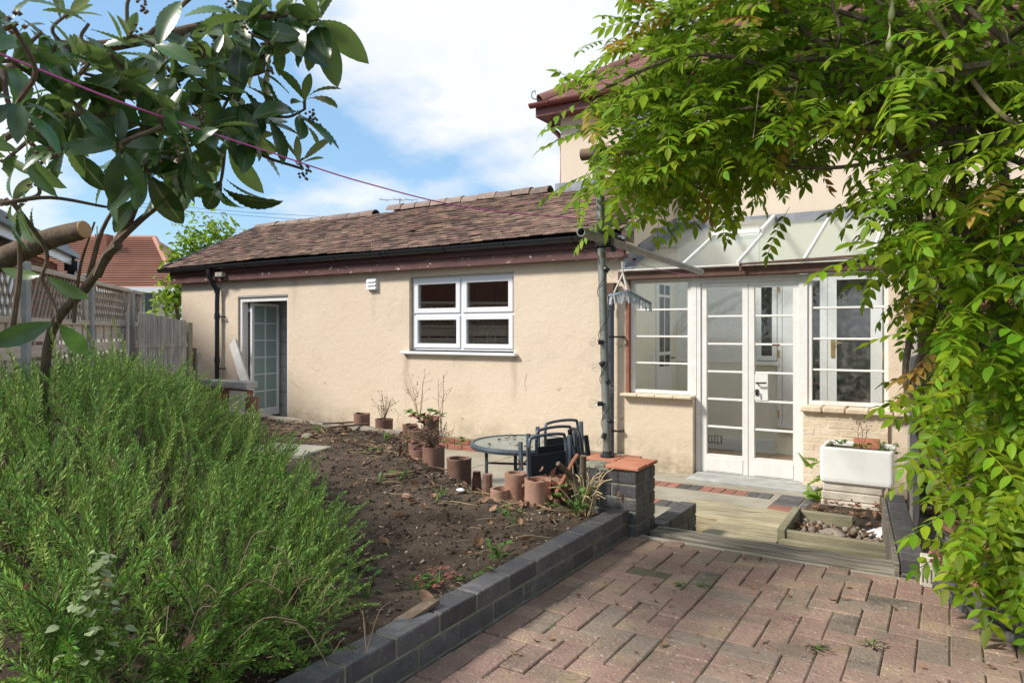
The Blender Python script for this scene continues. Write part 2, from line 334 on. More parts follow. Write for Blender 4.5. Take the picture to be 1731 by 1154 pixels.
def mk(name, mesh, m, parent=None, loc=None, rot=None, scale=None, mtx=None, smooth=False, label=None, cat=None, group=None, kind=None):
    if isinstance(mesh, MB): mesh = mesh.mesh(name, smooth)
    if not mesh.materials: mesh.materials.append(MATS[m])
    o = bpy.data.objects.new(name, mesh); COL.objects.link(o)
    if mtx is not None: o.matrix_basis = mtx
    else:
        if loc is not None: o.location = loc
        if rot is not None: o.rotation_euler = rot
        if scale is not None: o.scale = scale
    if parent is not None:
        o.parent = parent
        if parent.type == 'EMPTY' and parent.get('_w'): o.matrix_parent_inverse = Matrix.Translation(-parent.location)
    for k, v in (('label', label), ('category', cat), ('group', group), ('kind', kind)):
        if v: o[k] = v
    return o
EMPTIES = []
def thing(name, label, cat, loc, group=None, local=False, rotz=0):
    o = bpy.data.objects.new(name, None); COL.objects.link(o); o.location = loc; o.rotation_euler = (0, 0, rotz); o.empty_display_size = .1
    o['label'] = label; o['category'] = cat
    if group: o['group'] = group
    if not local: o['_w'] = 1
    EMPTIES.append(o); return o
def structure(name, mesh, m, **k): return mk(name, mesh, m, kind='structure', **k)
def basis(x, up, loc, s=1.0):
    x = Vector(x).normalized(); up = Vector(up); y = up.cross(x)
    if y.length < 1e-4: y = x.orthogonal()
    y.normalize(); z = x.cross(y); m = Matrix((x, y, z)).transposed() * s; m = m.to_4x4(); m.translation = loc; return m
def uni(a, b): return random.uniform(a, b)
def spline(pts, n=6):
    P = [Vector(p) for p in pts]; P = [P[0] * 2 - P[1]] + P + [P[-1] * 2 - P[-2]]; out = []
    for i in range(1, len(P) - 2):
        for k in range(n):
            t = k / n; a, b, c, d = P[i - 1:i + 3]
            out.append(.5 * ((2 * b) + (c - a) * t + (2 * a - 5 * b + 4 * c - d) * t * t + (3 * b - a - 3 * c + d) * t ** 3))
    return out + [P[-2]]
def taper(a, b, n): return [a + (b - a) * i / (n - 1) for i in range(n)]
def wall_panel(x0, x1, z0, z1, y0, y1, ops=()):
    """a wall along x with real openings; front face at y0, back at y1"""
    b = MB(); xs = sorted({x0, x1} | {o[0] for o in ops} | {o[1] for o in ops}); zs = sorted({z0, z1} | {o[2] for o in ops} | {o[3] for o in ops})
    def solid(i, j):
        if not (0 <= i < len(xs) - 1 and 0 <= j < len(zs) - 1): return False
        x, z = (xs[i] + xs[i + 1]) / 2, (zs[j] + zs[j + 1]) / 2
        return not any(o[0] < x < o[1] and o[2] < z < o[3] for o in ops)
    for i in range(len(xs) - 1):
        for j in range(len(zs) - 1):
            if not solid(i, j): continue
            a, c, e, g = xs[i], xs[i + 1], zs[j], zs[j + 1]
            b.add([(a, y0, e), (c, y0, e), (c, y0, g), (a, y0, g)], [(0, 1, 2, 3)]); b.add([(a, y1, e), (c, y1, e), (c, y1, g), (a, y1, g)], [(3, 2, 1, 0)])
            if not solid(i - 1, j): b.add([(a, y0, e), (a, y1, e), (a, y1, g), (a, y0, g)], [(3, 2, 1, 0)])
            if not solid(i + 1, j): b.add([(c, y0, e), (c, y1, e), (c, y1, g), (c, y0, g)], [(0, 1, 2, 3)])
            if not solid(i, j - 1): b.add([(a, y0, e), (c, y0, e), (c, y1, e), (a, y1, e)], [(3, 2, 1, 0)])
            if not solid(i, j + 1): b.add([(a, y0, g), (c, y0, g), (c, y1, g), (a, y1, g)], [(0, 1, 2, 3)])
    return b
def frame_xz(b, x0, x1, z0, z1, y0, y1, w, wb=None):
    wb = wb or w
    b.span((x0, y0, z0), (x0 + w, y1, z1)); b.span((x1 - w, y0, z0), (x1, y1, z1))
    b.span((x0 + w, y0 + .001, z1 - w), (x1 - w, y1 - .001, z1)); b.span((x0 + w, y0 + .001, z0), (x1 - w, y1 - .001, z0 + wb)); return b
PATH_Z = -.36

# ------------------------------------------------------------------ ground, path, patio, bed
g = MB(); g.add([(-160, -160, -.44), (160, -160, -.44), (160, 160, -.44), (-160, 160, -.44)], [(0, 1, 2, 3)]); structure('ground', g, 'ground')
path = structure('path', MB().span((-11.6, 3.64, -.43), (-.33, 7.26, PATH_Z)), 'concrete')
# rows of blue and red bricks let into the path
bm_ = block_mesh('brick', (.098, .205, .05), .004)
def band(p0, dirn, n, turn, pat):
    for i in range(n):
        p = Vector(p0) + Vector(dirn) * i
        mk('brick', bm_ if pat[i] == 'b' else bm_red, 'brick_blue' if pat[i] == 'b' else 'paver_red', path, loc=(p.x, p.y, PATH_Z - .02 + uni(0, .004)), rot=(0, 0, turn + uni(-.02, .02)))
bm_red = bm_.copy(); bm_red.materials.append(MATS['paver_red'])
band((-2.75, 5.90, 0), (.107, -.003, 0), 17, 0, 'rrrrrrbbbbrrrbbbbb')
band((-2.70, 6.62, 0), (.107, 0, 0), 13, 0, 'bbrrrbbrrrrbbbbb')
band((-1.20, 5.84, 0), (.0, .107, 0), 9, R(90), 'bbbrrbbbbb'); band((-.985, 5.84, 0), (.0, .107, 0), 9, R(90), 'bbbrrbbbbb')
mk('slab', MB().span((-2.62, 6.04, PATH_Z - .03), (-1.30, 6.48, PATH_Z + .008), .006), 'concrete', path)
mk('door_step', MB().span((-2.24, 6.90, PATH_Z - .05), (-1.05, 7.26, PATH_Z + .035), .012), 'concrete_grey', path)
for x in (-5.2, -4.4, -3.6): mk('slab', MB().span((x, 6.2, PATH_Z - .03), (x + .78, 7.2, PATH_Z + uni(.003, .01)), .006), 'concrete', path)

patio = structure('patio', MB().span((-1.50, -3.0, -.43), (1.6, 3.70, -.009)), 'joint_sand')
pv = block_mesh('paving_block', (.1965, .0965, .06), .0045); pvg = pv.copy(); pvg.materials.append(MATS['paver_grey'])
cells = {}
def herring():
    out = []; U = .1
    for i in range(-40, 60):
        for j in range(-40, 60):
            k = (i - j) % 4
            if k == 0: out.append((( i + 1) * U, (j + .5) * U, 0))       # long along x, cells (i,j),(i+1,j)
            elif k == 3: out.append(((i + .5) * U, (j + 1) * U, 1))      # long along y, cells (i,j),(i,j+1)
    return out
blocks = []; occ = set()
def cell_of(x, y): return (round(x * 10 - .5), round(y * 10 - .5))
def cells_for(x, y, r): return [cell_of(x - .05, y), cell_of(x + .05, y)] if r == 0 else [cell_of(x, y - .05), cell_of(x, y + .05)]
def allowed(x, y): return -1.5 < x < .7 and .3 < y < 3.68 and not (x > -.06 and y > 3.62 - (x + .03) * 1.72)
def put_block(x, y, r):
    cs_ = cells_for(x, y, r)
    if any(c in occ for c in cs_) or not all(allowed(c[0] * .1 + .05, c[1] * .1 + .05) for c in cs_): return
    occ.update(cs_); blocks.append((x, y, r))
for j in range(11): put_block(-.8, 2.05 + .1 * j, 0)
for j in range(5): put_block(-.6, 2.05 + .1 * j, 0)
for q in herring(): put_block(*q)
for i in range(-15, 8):
    for j in range(3, 37):
        x, y = i * .1 + .05, j * .1 + .05
        if (i, j) not in occ and allowed(x, y): occ.add((i, j)); blocks.append((x, y, 2))
blocks.sort(key=lambda b: -(CY * b[1] - SY * b[0] > 1.9) * 10 + math.hypot(b[0], b[1]))
pvh = block_mesh('paving_block', (.0965, .0965, .06), .0045)
extra = []
for i, (x, y, r) in enumerate(blocks):
    if abs(x + 1.16) < .06 and abs(y - 3.16) < .06: continue      # the missing block
    mx = Matrix.Translation((x, y, -.03 + uni(-.004, .003))) @ Matrix.Rotation(R(90) * (r % 2) + uni(-.012, .012), 4, 'Z') @ Matrix.Rotation(uni(-.014, .014), 4, 'X') @ Matrix.Rotation(uni(-.012, .012), 4, 'Y')
    if i < 300:
        grey = random.random() < .12
        mk('paving_block', pvh if r == 2 else pvg if grey else pv, 'paver', patio, mtx=mx)
    else: extra.append(mx)
if extra: mk('paving_block', join('paving_block', chamfer((.1965, .0965, .06), .0045), extra), 'paver', patio, kind='stuff')
mk('mortar_edge', MB().bar((-1.46, 3.69, -.012), (-.16, 3.69, -.018), .04, .03, ch=.008), 'concrete', patio)

BED = [(-10.6, 6.0), (-9.0, 5.75), (-7.0, 5.45), (-4.55, 5.33), (-3.95, 4.75), (-3.55, 4.30), (-3.05, 3.98), (-2.55, 3.76), (-2.0, 3.62), (-1.61, 3.62), (-1.61, -2.5), (-3.0, -2.5), (-10.6, 5.2)]
def inside(x, y, P):
    c = False; j = len(P) - 1
    for i in range(len(P)):
        if (P[i][1] > y) != (P[j][1] > y) and x < (P[j][0] - P[i][0]) * (y - P[i][1]) / (P[j][1] - P[i][1]) + P[i][0]: c = not c
        j = i
    return c
def edge_dist(x, y, P):
    d = 9e9
    for i in range(len(P)):
        ax, ay = P[i]; bx, by = P[(i + 1) % len(P)]; t = max(0, min(1, ((x - ax) * (bx - ax) + (y - ay) * (by - ay)) / ((bx - ax) ** 2 + (by - ay) ** 2)))
        d = min(d, math.hypot(x - ax - t * (bx - ax), y - ay - t * (by - ay)))
    return d
def soil_z(x, y):
    v = Vector((x, y, 0))
    z = .112 + .035 * mnoise.noise(v * 1.1) + .022 * mnoise.noise(v * 4) + .014 * mnoise.noise(v * 11) + .008 * mnoise.noise(v * 26)
    if x > -1.75: z = min(z, .135)
    return z
sb = MB(); st = .045; vid = {}; fl = []
def sv(i, j):
    if (i, j) not in vid: x, y = -10.6 + i * st, -2.5 + j * st; vid[(i, j)] = len(sb.v); sb.v.append((x, y, soil_z(x, y)))
    return vid[(i, j)]
cellset = {(i, j) for i in range(202) for j in range(192) if inside(-10.6 + (i + .5) * st, -2.5 + (j + .5) * st, BED)}
for (i, j) in cellset: sb.f.append((sv(i, j), sv(i + 1, j), sv(i + 1, j + 1), sv(i, j + 1)))
for (i, j) in list(cellset):
    for (di, dj, a, b) in ((1, 0, (1, 0), (1, 1)), (-1, 0, (0, 1), (0, 0)), (0, 1, (1, 1), (0, 1)), (0, -1, (0, 0), (1, 0))):
        if (i + di, j + dj) not in cellset:
            p, q = sv(i + a[0], j + a[1]), sv(i + b[0], j + b[1]); o = len(sb.v)
            sb.v += [(sb.v[p][0], sb.v[p][1], -.42), (sb.v[q][0], sb.v[q][1], -.42)]; sb.f.append((q, p, o, o + 1))
structure('soil_bed', sb, 'soil', smooth=True)

# ------------------------------------------------------------------ brick walls by courses
def brick_run(root, p0, p1, z0, courses, L=.215, D=.1025, Hh=.065, J=.010, m='brick_blue', start=0, cap_mortar=.0, jit=.0015):
    """a half-brick wall from p0 to p1; every brick a part, joints recessed"""
    a, b = Vector((p0[0], p0[1], 0)), Vector((p1[0], p1[1], 0)); d = (b - a); T = d.length; d.normalize(); ang = math.atan2(d.y, d.x)
    cache = {}
    for c in range(courses):
        s = 0.0; off = (L + J) / 2 if (c + start) % 2 else 0; first = True
        while s < T - .02:
            l = L if not (first and off) else off - J; first = False; l = min(l, T - s)
            if l > .03:
                key = round(l, 3)
                if key not in cache: cache[key] = block_mesh('brick', (l, D, Hh), .004)
                p = a + d * (s + l / 2); mk('brick', cache[key], m, root, loc=(p.x + uni(-jit, jit), p.y + uni(-jit, jit), z0 + c * (Hh + J) + Hh / 2), rot=(0, 0, ang + uni(-.006, .006)))
            s += l + J
    top = z0 + courses * (Hh + J) - J
    mid = (a + b) / 2; mk('mortar', MB().box((mid.x, mid.y, (z0 + top) / 2 - .004), (T - .008, D - .012, top - z0 - .004 + cap_mortar), Matrix.Rotation(ang, 3, 'Z')), 'mortar', root)
kerb = thing('kerb_wall', 'long low wall of blue-black bricks holding the soil bed along the block paving', 'brick wall', (-1.55, 1.5, 0))
brick_run(kerb, (-1.552, .6), (-1.552, 3.63), -.065, 3)

pil = thing('brick_pillar', 'square blue-black brick pillar topped with red clay tiles, with the steel pole on it', 'brick pillar', (-1.63, 3.77, 0))
PX0, PX1, PY0, PY1 = -1.83, -1.462, 3.64, 3.93
cache = {}
def pbrick(x0, x1, y0, y1, z):
    d = (round(x1 - x0, 4), round(y1 - y0, 4), .063)
    if d not in cache: cache[d] = block_mesh('brick', d, .004)
    mk('brick', cache[d], 'brick_blue', pil, loc=((x0 + x1) / 2 + uni(-.001, .001), (y0 + y1) / 2 + uni(-.001, .001), z + .0315), rot=(0, 0, uni(-.004, .004)))
mk('mortar', MB().span((PX0 + .006, PY0 + .006, -.42), (PX1 - .006, PY1 - .006, .358)), 'mortar', pil)
for c in range(-1, 5):
    z = c * .0735 - .006 + .0
    if c % 2:
        pbrick(PX0, PX0 + .215, PY0, PY0 + .1025, z); pbrick(PX0 + .225, PX1, PY0, PY0 + .1025, z); pbrick(PX1 - .1025, PX1, PY0 + .1125, PY1, z); pbrick(PX0, PX0 + .1025, PY0 + .1125, PY1, z); pbrick(PX0 + .1125, PX1 - .1125, PY1 - .1025, PY1, z)
    else:
        pbrick(PX0, PX0 + .14, PY0, PY0 + .1025, z); pbrick(PX0 + .15, PX1, PY0, PY0 + .1025, z); pbrick(PX1 - .1025, PX1, PY1 - .0675, PY1, z); pbrick(PX1 - .1025, PX1, PY0 + .1125, PY1 - .0775, z); pbrick(PX0, PX0 + .1025, PY0 + .1125, PY1, z); pbrick(PX0 + .1125, PX1 - .1125, PY1 - .1025, PY1, z)
tl = block_mesh('clay_tile', (.226, .150, .018), .003)
for x, y, r in ((-1.545, 3.70, .03), (-1.545, 3.858, .0), (-1.748, 3.855, -.03)):
    mk('clay_tile', tl, 'tile_red', pil, loc=(x, y, .374), rot=(uni(-.01, .01), uni(-.01, .01), r), scale=(.86, 1, 1))
mk('clay_tile', tl, 'tile_red', pil, loc=(-1.905, 3.67, .30), rot=(R(8), R(-62), R(10)), label='red clay tile slipped off the pillar and leaning on its side')
mk('mortar_patch', MB().lathe([(.09, 0), (.085, .012), (.05, .022), (0, .02)], (-1.74, 3.72, .356), 10), 'mortar', pil)

stub = thing('step_wall', 'short blue brick wall just behind the pillar beside the sunken step', 'brick wall', (-1.5, 4.2, PATH_Z))
brick_run(stub, (-1.465, 3.95), (-1.465, 4.56), -.36, 5, start=1)
rw = thing('edging_wall', 'low wall of blue bricks on the right of the step, in front of the white sink', 'brick wall', (-.16, 4.2, 0))
brick_run(rw, (-.145, 3.74), (-.305, 5.18), -.065, 2)
mk('board', MB().bar((-.210, 3.74, -.10), (-.370, 5.18, -.10), .022, .30, ch=.003), 'timber_old', rw)
pw = thing('planter_wall', 'curved raised planter wall of blue bricks and slotted red clay pieces at the right edge', 'planter wall', (.1, 3.3, 0))
ppts = [(-.02, 3.62), (.06, 3.44), (.15, 3.28), (.25, 3.12), (.36, 2.95)]
rbc = block_mesh('coping_tile', (.185, .108, .02), .004); bb = block_mesh('brick', (.17, .10, .066), .005); rb = block_mesh('clay_tile', (.185, .108, .016), .004)
for c in range(4):
    for i in range(4):
        a, b = Vector(ppts[i]), Vector(ppts[i + 1]); d = b - a; t = .5 + (.18 if c % 2 else -.1); p = a + d * t; ang = math.atan2(d.y, d.x) + uni(-.05, .05)
        z = -.02 + c * .077
        if c == 2 and i in (1, 2, 0):
            for k in range(4): mk('clay_tile', rb, 'tile_old', pw, loc=(p.x + uni(-.008, .008), p.y + uni(-.008, .008), z - .012 + k * .0185), rot=(0, 0, ang + uni(-.04, .04)))
        else: mk('brick', bb, 'brick_blue', pw, loc=(p.x, p.y, z + .02), rot=(0, 0, ang))
for i in range(4):
    a, b = Vector(ppts[i]), Vector(ppts[i + 1]); d = b - a; m_ = (a + b) / 2; ang = math.atan2(d.y, d.x)
    mk('mortar', MB().box((m_.x + .012, m_.y + .006, .12), (d.length + .02, .085, .32), Matrix.Rotation(ang, 3, 'Z')), 'mortar', pw)
    mk('coping_tile', rbc, 'tile_old', pw, loc=(m_.x, m_.y, .298), rot=(uni(-.03, .03), uni(-.03, .03), ang + uni(-.05, .05)))
mk('soil_fill', MB().prism([(-.0, 3.64), (.36, 2.97), (1.3, 3.2), (1.2, 5.4), (-.05, 5.3)], -.3, .27, 'z'), 'soil', pw)
av = thing('air_brick', 'cream slotted air brick set at the foot of the planter wall', 'air brick', (-.08, 3.46, 0))
b = MB(); b.span((-.115, 3.63, -.01), (-.025, 3.69, .13), .004); mk('body', b, 'painted_stone', av)
b = MB()
for i in range(5): b.span((-.106 + i * .016, 3.6285, .015), (-.100 + i * .016, 3.631, .075))
mk('slot', b, 'dark_room', av)

# ------------------------------------------------------------------ steps and planter box
def timber(name, label, cat, a, b, w, h, m, seed=0):
    a, b = Vector(a), Vector(b); n = 26; rnd = random.Random(seed); d = (b - a); L = d.length; x = d.normalized(); y = Vector((0, 0, 1)).cross(x); vs = []; prof = [(-.5, -.5), (-.5, .38), (-.42, .5), (.0, .5), (.42, .5), (.5, .36), (.5, -.5)]
    for i in range(n):
        p = a + d * (i / (n - 1))
        for (u, v) in prof:
            k = mnoise.noise(Vector((i * .22, u * 7, v * 7 + seed))) * .006; end = .012 * mnoise.noise(Vector((u * 9, v * 9, seed))) if i in (0, n - 1) else 0
            q = p + y * (u * w + k) + Vector((0, 0, v * h + k * .9 + (.006 * mnoise.noise(Vector((i * .25, seed, 0)))))) + x * end; vs.append(q)
    m_ = len(prof); fs = [(i * m_ + j, i * m_ + (j + 1) % m_, (i + 1) * m_ + (j + 1) % m_, (i + 1) * m_ + j) for i in range(n - 1) for j in range(m_)] + [tuple(range(m_)), tuple((n - 1) * m_ + j for j in range(m_ - 1, -1, -1))]
    return mk(name, MB().add(vs, fs), m, label=label, cat=cat, group=None)
timber('timber_sleeper', 'weathered grey timber sleeper edging the top of the step', 'sleeper', (-1.43, 3.835, -.078), (-.22, 3.845, -.078), .16, .17, 'timber_old', 3)
timber('timber_plank', 'broad bleached plank forming the lower step behind the grey sleeper', 'plank', (-1.72, 5.28, -.255), (-.93, 5.25, -.255), .46, .13, 'timber_pale', 8)
timber('timber_plank', 'bleached step plank lying between the grey sleeper and the pebble planter', 'plank', (-1.40, 4.79, -.262), (-.93, 4.78, -.262), .50, .13, 'timber_pale', 12)
timber('timber_plank', 'ochre plank under the front rail of the pebble planter', 'plank', (-1.40, 4.22, -.268), (-.23, 4.22, -.268), .56, .12, 'timber_pale', 17)
pb = thing('planter_box', 'shallow timber frame of pebbles and dead leaves in front of the sink', 'planter', (-.58, 5, -.3))
mk('rail', MB().bar((-.90, 4.70, -.175), (-.235, 4.70, -.175), .05, .10, ch=.004), 'timber_frame', pb)
mk('rail', MB().bar((-.90, 4.63, -.195), (-.235, 4.63, -.195), .045, .06, ch=.004), 'timber_frame', pb)
mk('rail', MB().bar((-.905, 4.66, -.165), (-.925, 5.32, -.165), .05, .10, ch=.004), 'timber_frame', pb)
mk('rail', MB().bar((-.90, 5.30, -.17), (-.56, 5.30, -.17), .05, .08, ch=.004), 'timber_frame', pb)
mk('soil_fill', MB().span((-.93, 4.70, -.42), (-.27, 5.9, -.205)), 'soil', pb)
def ico(r, seed, sq=(1, 1, .6)):
    b = MB(); n, k = 9, 6; b.lathe([(math.sin(math.pi * i / k) * r, -math.cos(math.pi * i / k) * r) for i in range(k + 1)], (0, 0, 0), n)
    b.v = [tuple(Vector(v) * (1 + .28 * mnoise.noise(Vector(v) / r * 1.1 + Vector((seed, 0, 0))))) for v in b.v]; b.v = [(x * sq[0], y * sq[1], z * sq[2]) for x, y, z in b.v]; return b
for (x, y, z, r, lab) in ((-.64, 4.92, -.19, .075, 'largest rounded grey-brown stone in the pebble planter'), (-.38, 4.86, -.19, .042, 'reddish cobble near the right end of the pebble planter')):
    mk('stone', ico(r, x, (1.25, .9, .75)), 'pebble', loc=(x, y, z), rot=(0, 0, uni(0, 3)), smooth=True, label=lab, cat='stone')
mk('pebbles', MB(), 'pebble') if False else None
def scatter(name, tmpl, m, n, pick, size, parent=None, tilt=.5, smooth=False, label=None):
    ms = []
    for _ in range(n):
        p = pick(); s = uni(*size); ms.append(Matrix.Translation(p) @ Matrix.Rotation(uni(0, 6.28), 4, 'Z') @ Matrix.Rotation(uni(-tilt, tilt), 4, 'X') @ Matrix.Rotation(uni(-tilt, tilt), 4, 'Y') @ Matrix.Diagonal((s * uni(.7, 1.3), s * uni(.5, 1.1), s, 1)))
    return mk(name, join(name, tmpl, ms, smooth), m, parent, kind='stuff', label=label)
def tm(b): return (b.v, b.f)
peb = tm(MB().lathe([(0, -.5), (.45, -.25), (.5, .05), (.3, .38), (0, .48)], n=7)); chip = tm(MB().box((0, 0, 0), (1, .55, .14)))
curl = MB(); 
for i in range(6):
    t = i / 5
    for j in range(3):
        w = math.sin(math.pi * (.08 + .86 * t)) * .32; curl.v.append((t - .5, (j - 1) * w, .5 * (t - .5) ** 2 + .5 * abs(j - 1) * w + .05 * math.sin(t * 9)))
for i in range(5):
    for j in range(2): curl.f.append((i * 3 + j, i * 3 + j + 3, i * 3 + j + 4, i * 3 + j + 1))
curl = tm(curl)
scatter('pebbles', peb, 'pebble', 110, lambda: Vector((uni(-.86, -.28), uni(4.74, 5.25), -.20 + uni(0, .02))), (.02, .06), None, .4, True, 'small brown pebbles lying in the planter box')
scatter('leaf_litter', curl, 'dead_leaf', 150, lambda: Vector((uni(-.88, -.26), uni(4.74, 6.0), -.195 + uni(0, .03))), (.03, .075), None, .6, True, 'dry brown leaves lying in the planter box')
rag = MB(); n = 12
for i in range(n):
    for j in range(n):
        u, v = i / (n - 1) - .5, j / (n - 1) - .5; rag.v.append((u * .24, v * .17, .035 * max(0, 1 - 3.2 * (u * u + v * v)) + .05 * abs(mnoise.noise(Vector((u * 7, v * 7, 3)))) + .01))
for i in range(n - 1):
    for j in range(n - 1): rag.f.append((i * n + j, (i + 1) * n + j, (i + 1) * n + j + 1, i * n + j + 1))
mk('rag', rag, 'cloth_white', loc=(-.36, 5.12, -.20), rot=(0, 0, .5), smooth=True, label='crumpled white cloth lying among dead leaves in the planter', cat='rag')

# sink on stones
sk = thing('butler_sink', 'white ceramic butler sink used as a planter on pale stone blocks', 'sink', (-.65, 6.5, -.12))
SX0, SX1, SYa, SYb, SZ0, SZ1 = -.92, -.378, 6.30, 6.74, -.115, .178
b = MB()
def rring(x0, x1, y0, y1, r, z, n=5):
    out = []
    for (cx, cy, a0) in ((x1 - r, y1 - r, 0), (x0 + r, y1 - r, 90), (x0 + r, y0 + r, 180), (x1 - r, y0 + r, 270)):
        for k in range(n): a = R(a0 + 90 * k / (n - 1)); out.append((cx + r * math.cos(a), cy + r * math.sin(a), z))
    return out
rings = [rring(SX0 + .02, SX1 - .02, SYa + .02, SYb - .02, .02, SZ0), rring(SX0 + .004, SX1 - .004, SYa + .004, SYb - .004, .03, SZ0 + .014), rring(SX0, SX1, SYa, SYb, .03, SZ0 + .04), rring(SX0, SX1, SYa, SYb, .03, SZ1 - .015), rring(SX0 + .006, SX1 - .006, SYa + .006, SYb - .006, .03, SZ1), rring(SX0 + .03, SX1 - .03, SYa + .03, SYb - .03, .02, SZ1), rring(SX0 + .037, SX1 - .037, SYa + .037, SYb - .037, .02, SZ1 - .01), rring(SX0 + .045, SX1 - .045, SYa + .045, SYb - .045, .02, SZ0 + .06)]
m_ = len(rings[0])
for q in rings: b.v += q
for i in range(len(rings) - 1):
    for j in range(m_): b.f.append((i * m_ + j, i * m_ + (j + 1) % m_, (i + 1) * m_ + (j + 1) % m_, (i + 1) * m_ + j))
b.f += [tuple(range(m_ - 1, -1, -1)), tuple((len(rings) - 1) * m_ + j for j in range(m_))]
mk('basin', b, 'ceramic', sk, smooth=False)
mk('soil_fill', MB().span((SX0 + .04, SYa + .04, SZ0 + .07), (SX1 - .04, SYb - .04, SZ1 - .035)), 'soil', sk)
mk('clay_shard', MB().box((-.60, 6.66, .17), (.20, .02, .11), Matrix.Rotation(R(-14), 3, 'X')), 'tile_red', sk)
for i, (z0, z1, x0, x1) in enumerate(((-.37, -.262, -.915, -.475), (-.26, -.188, -.91, -.47), (-.186, -.118, -.90, -.455))):
    mk('stone_block', MB().span((x0, 6.33, z0), (x1, 6.66, z1), .010), 'painted_stone', label=('lowest' if i == 0 else 'middle' if i == 1 else 'topmost') + ' of the three pale stone blocks stacked under the white sink', cat='stone block', group='stone blocks under the sink')
mk('drip_stain', MB().tube(spline([(-.66, 6.318, -.125), (-.655, 6.318, -.17), (-.63, 6.316, -.22), (-.632, 6.312, -.30)], 4), [.02] * 5 + [.012] * 8, 6), 'twig', sk) if False else None

# ------------------------------------------------------------------ rear extension (long single-storey wing)
WY = 7.24
ext = thing('rear_extension', 'long single-storey cream rendered wing with brown tiled roof and black gutter', 'building', (-7.1, WY, PATH_Z))
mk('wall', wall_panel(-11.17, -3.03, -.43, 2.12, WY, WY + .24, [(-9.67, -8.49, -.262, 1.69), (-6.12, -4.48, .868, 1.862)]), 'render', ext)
def slope_z(y): return 2.21 + .48 * (y - 7.04)
b = MB(); b.prism([(WY + .24, -.43), (8.9, -.43), (8.9, slope_z(8.9) - .06), (WY + .24, slope_z(WY + .24) - .06)], -3.27, -3.03, 'x'); 
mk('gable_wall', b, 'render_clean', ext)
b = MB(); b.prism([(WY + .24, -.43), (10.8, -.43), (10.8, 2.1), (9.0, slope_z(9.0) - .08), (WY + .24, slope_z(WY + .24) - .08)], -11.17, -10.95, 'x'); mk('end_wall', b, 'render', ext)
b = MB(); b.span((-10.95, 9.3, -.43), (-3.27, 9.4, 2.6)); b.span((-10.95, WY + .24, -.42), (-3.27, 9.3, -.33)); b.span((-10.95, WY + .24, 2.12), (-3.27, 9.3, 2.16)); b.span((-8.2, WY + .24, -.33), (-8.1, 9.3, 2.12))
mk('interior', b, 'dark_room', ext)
# painted block lining of the open utility room
ub = block_mesh('block', (.43, .04, .205), .006)
for c in range(10):
    for i in range(4):
        x = -10.72 + i * .44 + (.22 if c % 2 else 0)
        mk('block', ub, 'block_paint', ext, loc=(x, 8.09, -.22 + c * .214))
mk('block_lining', MB().span((-10.94, 8.105, -.33), (-8.21, 8.15, 2.1)), 'block_paint', ext)
mk('block_lining', MB().span((-8.26, 7.50, -.33), (-8.21, 8.7, 2.1)), 'block_paint', ext)
mk('block_lining', MB().span((-10.94, 7.50, -.33), (-10.88, 8.7, 2.1)), 'block_paint', ext)
# roof: underlay + tiles
RX0, RX1 = -11.42, -2.96
b = MB(); b.prism([(7.08, 2.165), (9.02, slope_z(9.02) - .05), (9.02, slope_z(9.02) - .09), (7.08, 2.125)], RX0 + .02, RX1 - .02, 'x'); mk('roof_deck', b, 'lead', ext)
b = MB(); b.prism([(9.0, slope_z(9.0) - .03), (11.0, 2.2), (11.0, 2.14), (9.0, slope_z(9.0) - .09)], RX0, -4.9, 'x'); mk('rear_slope', b, 'roof_tile', ext)
tmesh = block_mesh('roof_tile', (.162, .21, .015), .003); pitch = math.atan(.48); spots_ = []
for r in range(21):
    for c in range(51):
        y = 7.04 + .1 * r * math.cos(pitch) + .09; x = RX0 + .083 + c * .1655 + (.083 if r % 2 else 0)
        if x > RX1 - .05: continue
        if random.random() < .004: continue
        z = slope_z(y) + .004 + uni(-.003, .004) + .014 * math.sin(x * 1.3) * math.sin(y * 2)
        spots_.append((math.hypot(x, y), Matrix.Translation((x + uni(-.004, .004), y + uni(-.006, .006), z)) @ Matrix.Rotation(pitch - R(8.2) + uni(-.02, .02), 4, 'X') @ Matrix.Rotation(uni(-.022, .022), 4, 'Y') @ Matrix.Rotation(uni(-.012, .012), 4, 'Z')))
spots_.sort(key=lambda q: q[0])
for d, mx in spots_[:300]: mk('roof_tile', tmesh, 'roof_tile', ext, mtx=mx)
mk('roof_tile', join('roof_tile', chamfer((.162, .21, .015), .003), [q[1] for q in spots_[300:]]), 'roof_tile', ext, kind='stuff')
def halfpipe(L, r0, r1, n=8, th=.014):
    b = MB(); k = n + 1
    for x, ro in ((-L / 2, r0), (L / 2, r1)):
        for rr in (ro, ro - th):
            for j in range(k): a = math.pi * j / n; b.v.append((x, rr * math.cos(a), rr * math.sin(a)))
    for j in range(n):
        b.f.append((j, j + 1, 2 * k + j + 1, 2 * k + j)); b.f.append((k + j, 3 * k + j, 3 * k + j + 1, k + j + 1))
        b.f.append((j, k + j, k + j + 1, j + 1)); b.f.append((2 * k + j, 2 * k + j + 1, 3 * k + j + 1, 3 * k + j))
    b.f.append((0, 2 * k, 3 * k, k)); b.f.append((n, k + n, 3 * k + n, 2 * k + n)); return b
rmesh = halfpipe(.305, .105, .112).mesh('ridge_tile', True)
x = -11.3
while x < -5.0:
    if not (-8.38 < x < -8.10):
        mk('ridge_tile', rmesh, 'ridge_tile', ext, loc=(x, 9.02, slope_z(9.0) - .035 + (.035 if x > -8.2 else -.01) + uni(-.008, .008)), rot=(0, uni(-.02, .02), uni(-.03, .03)))
    x += .31
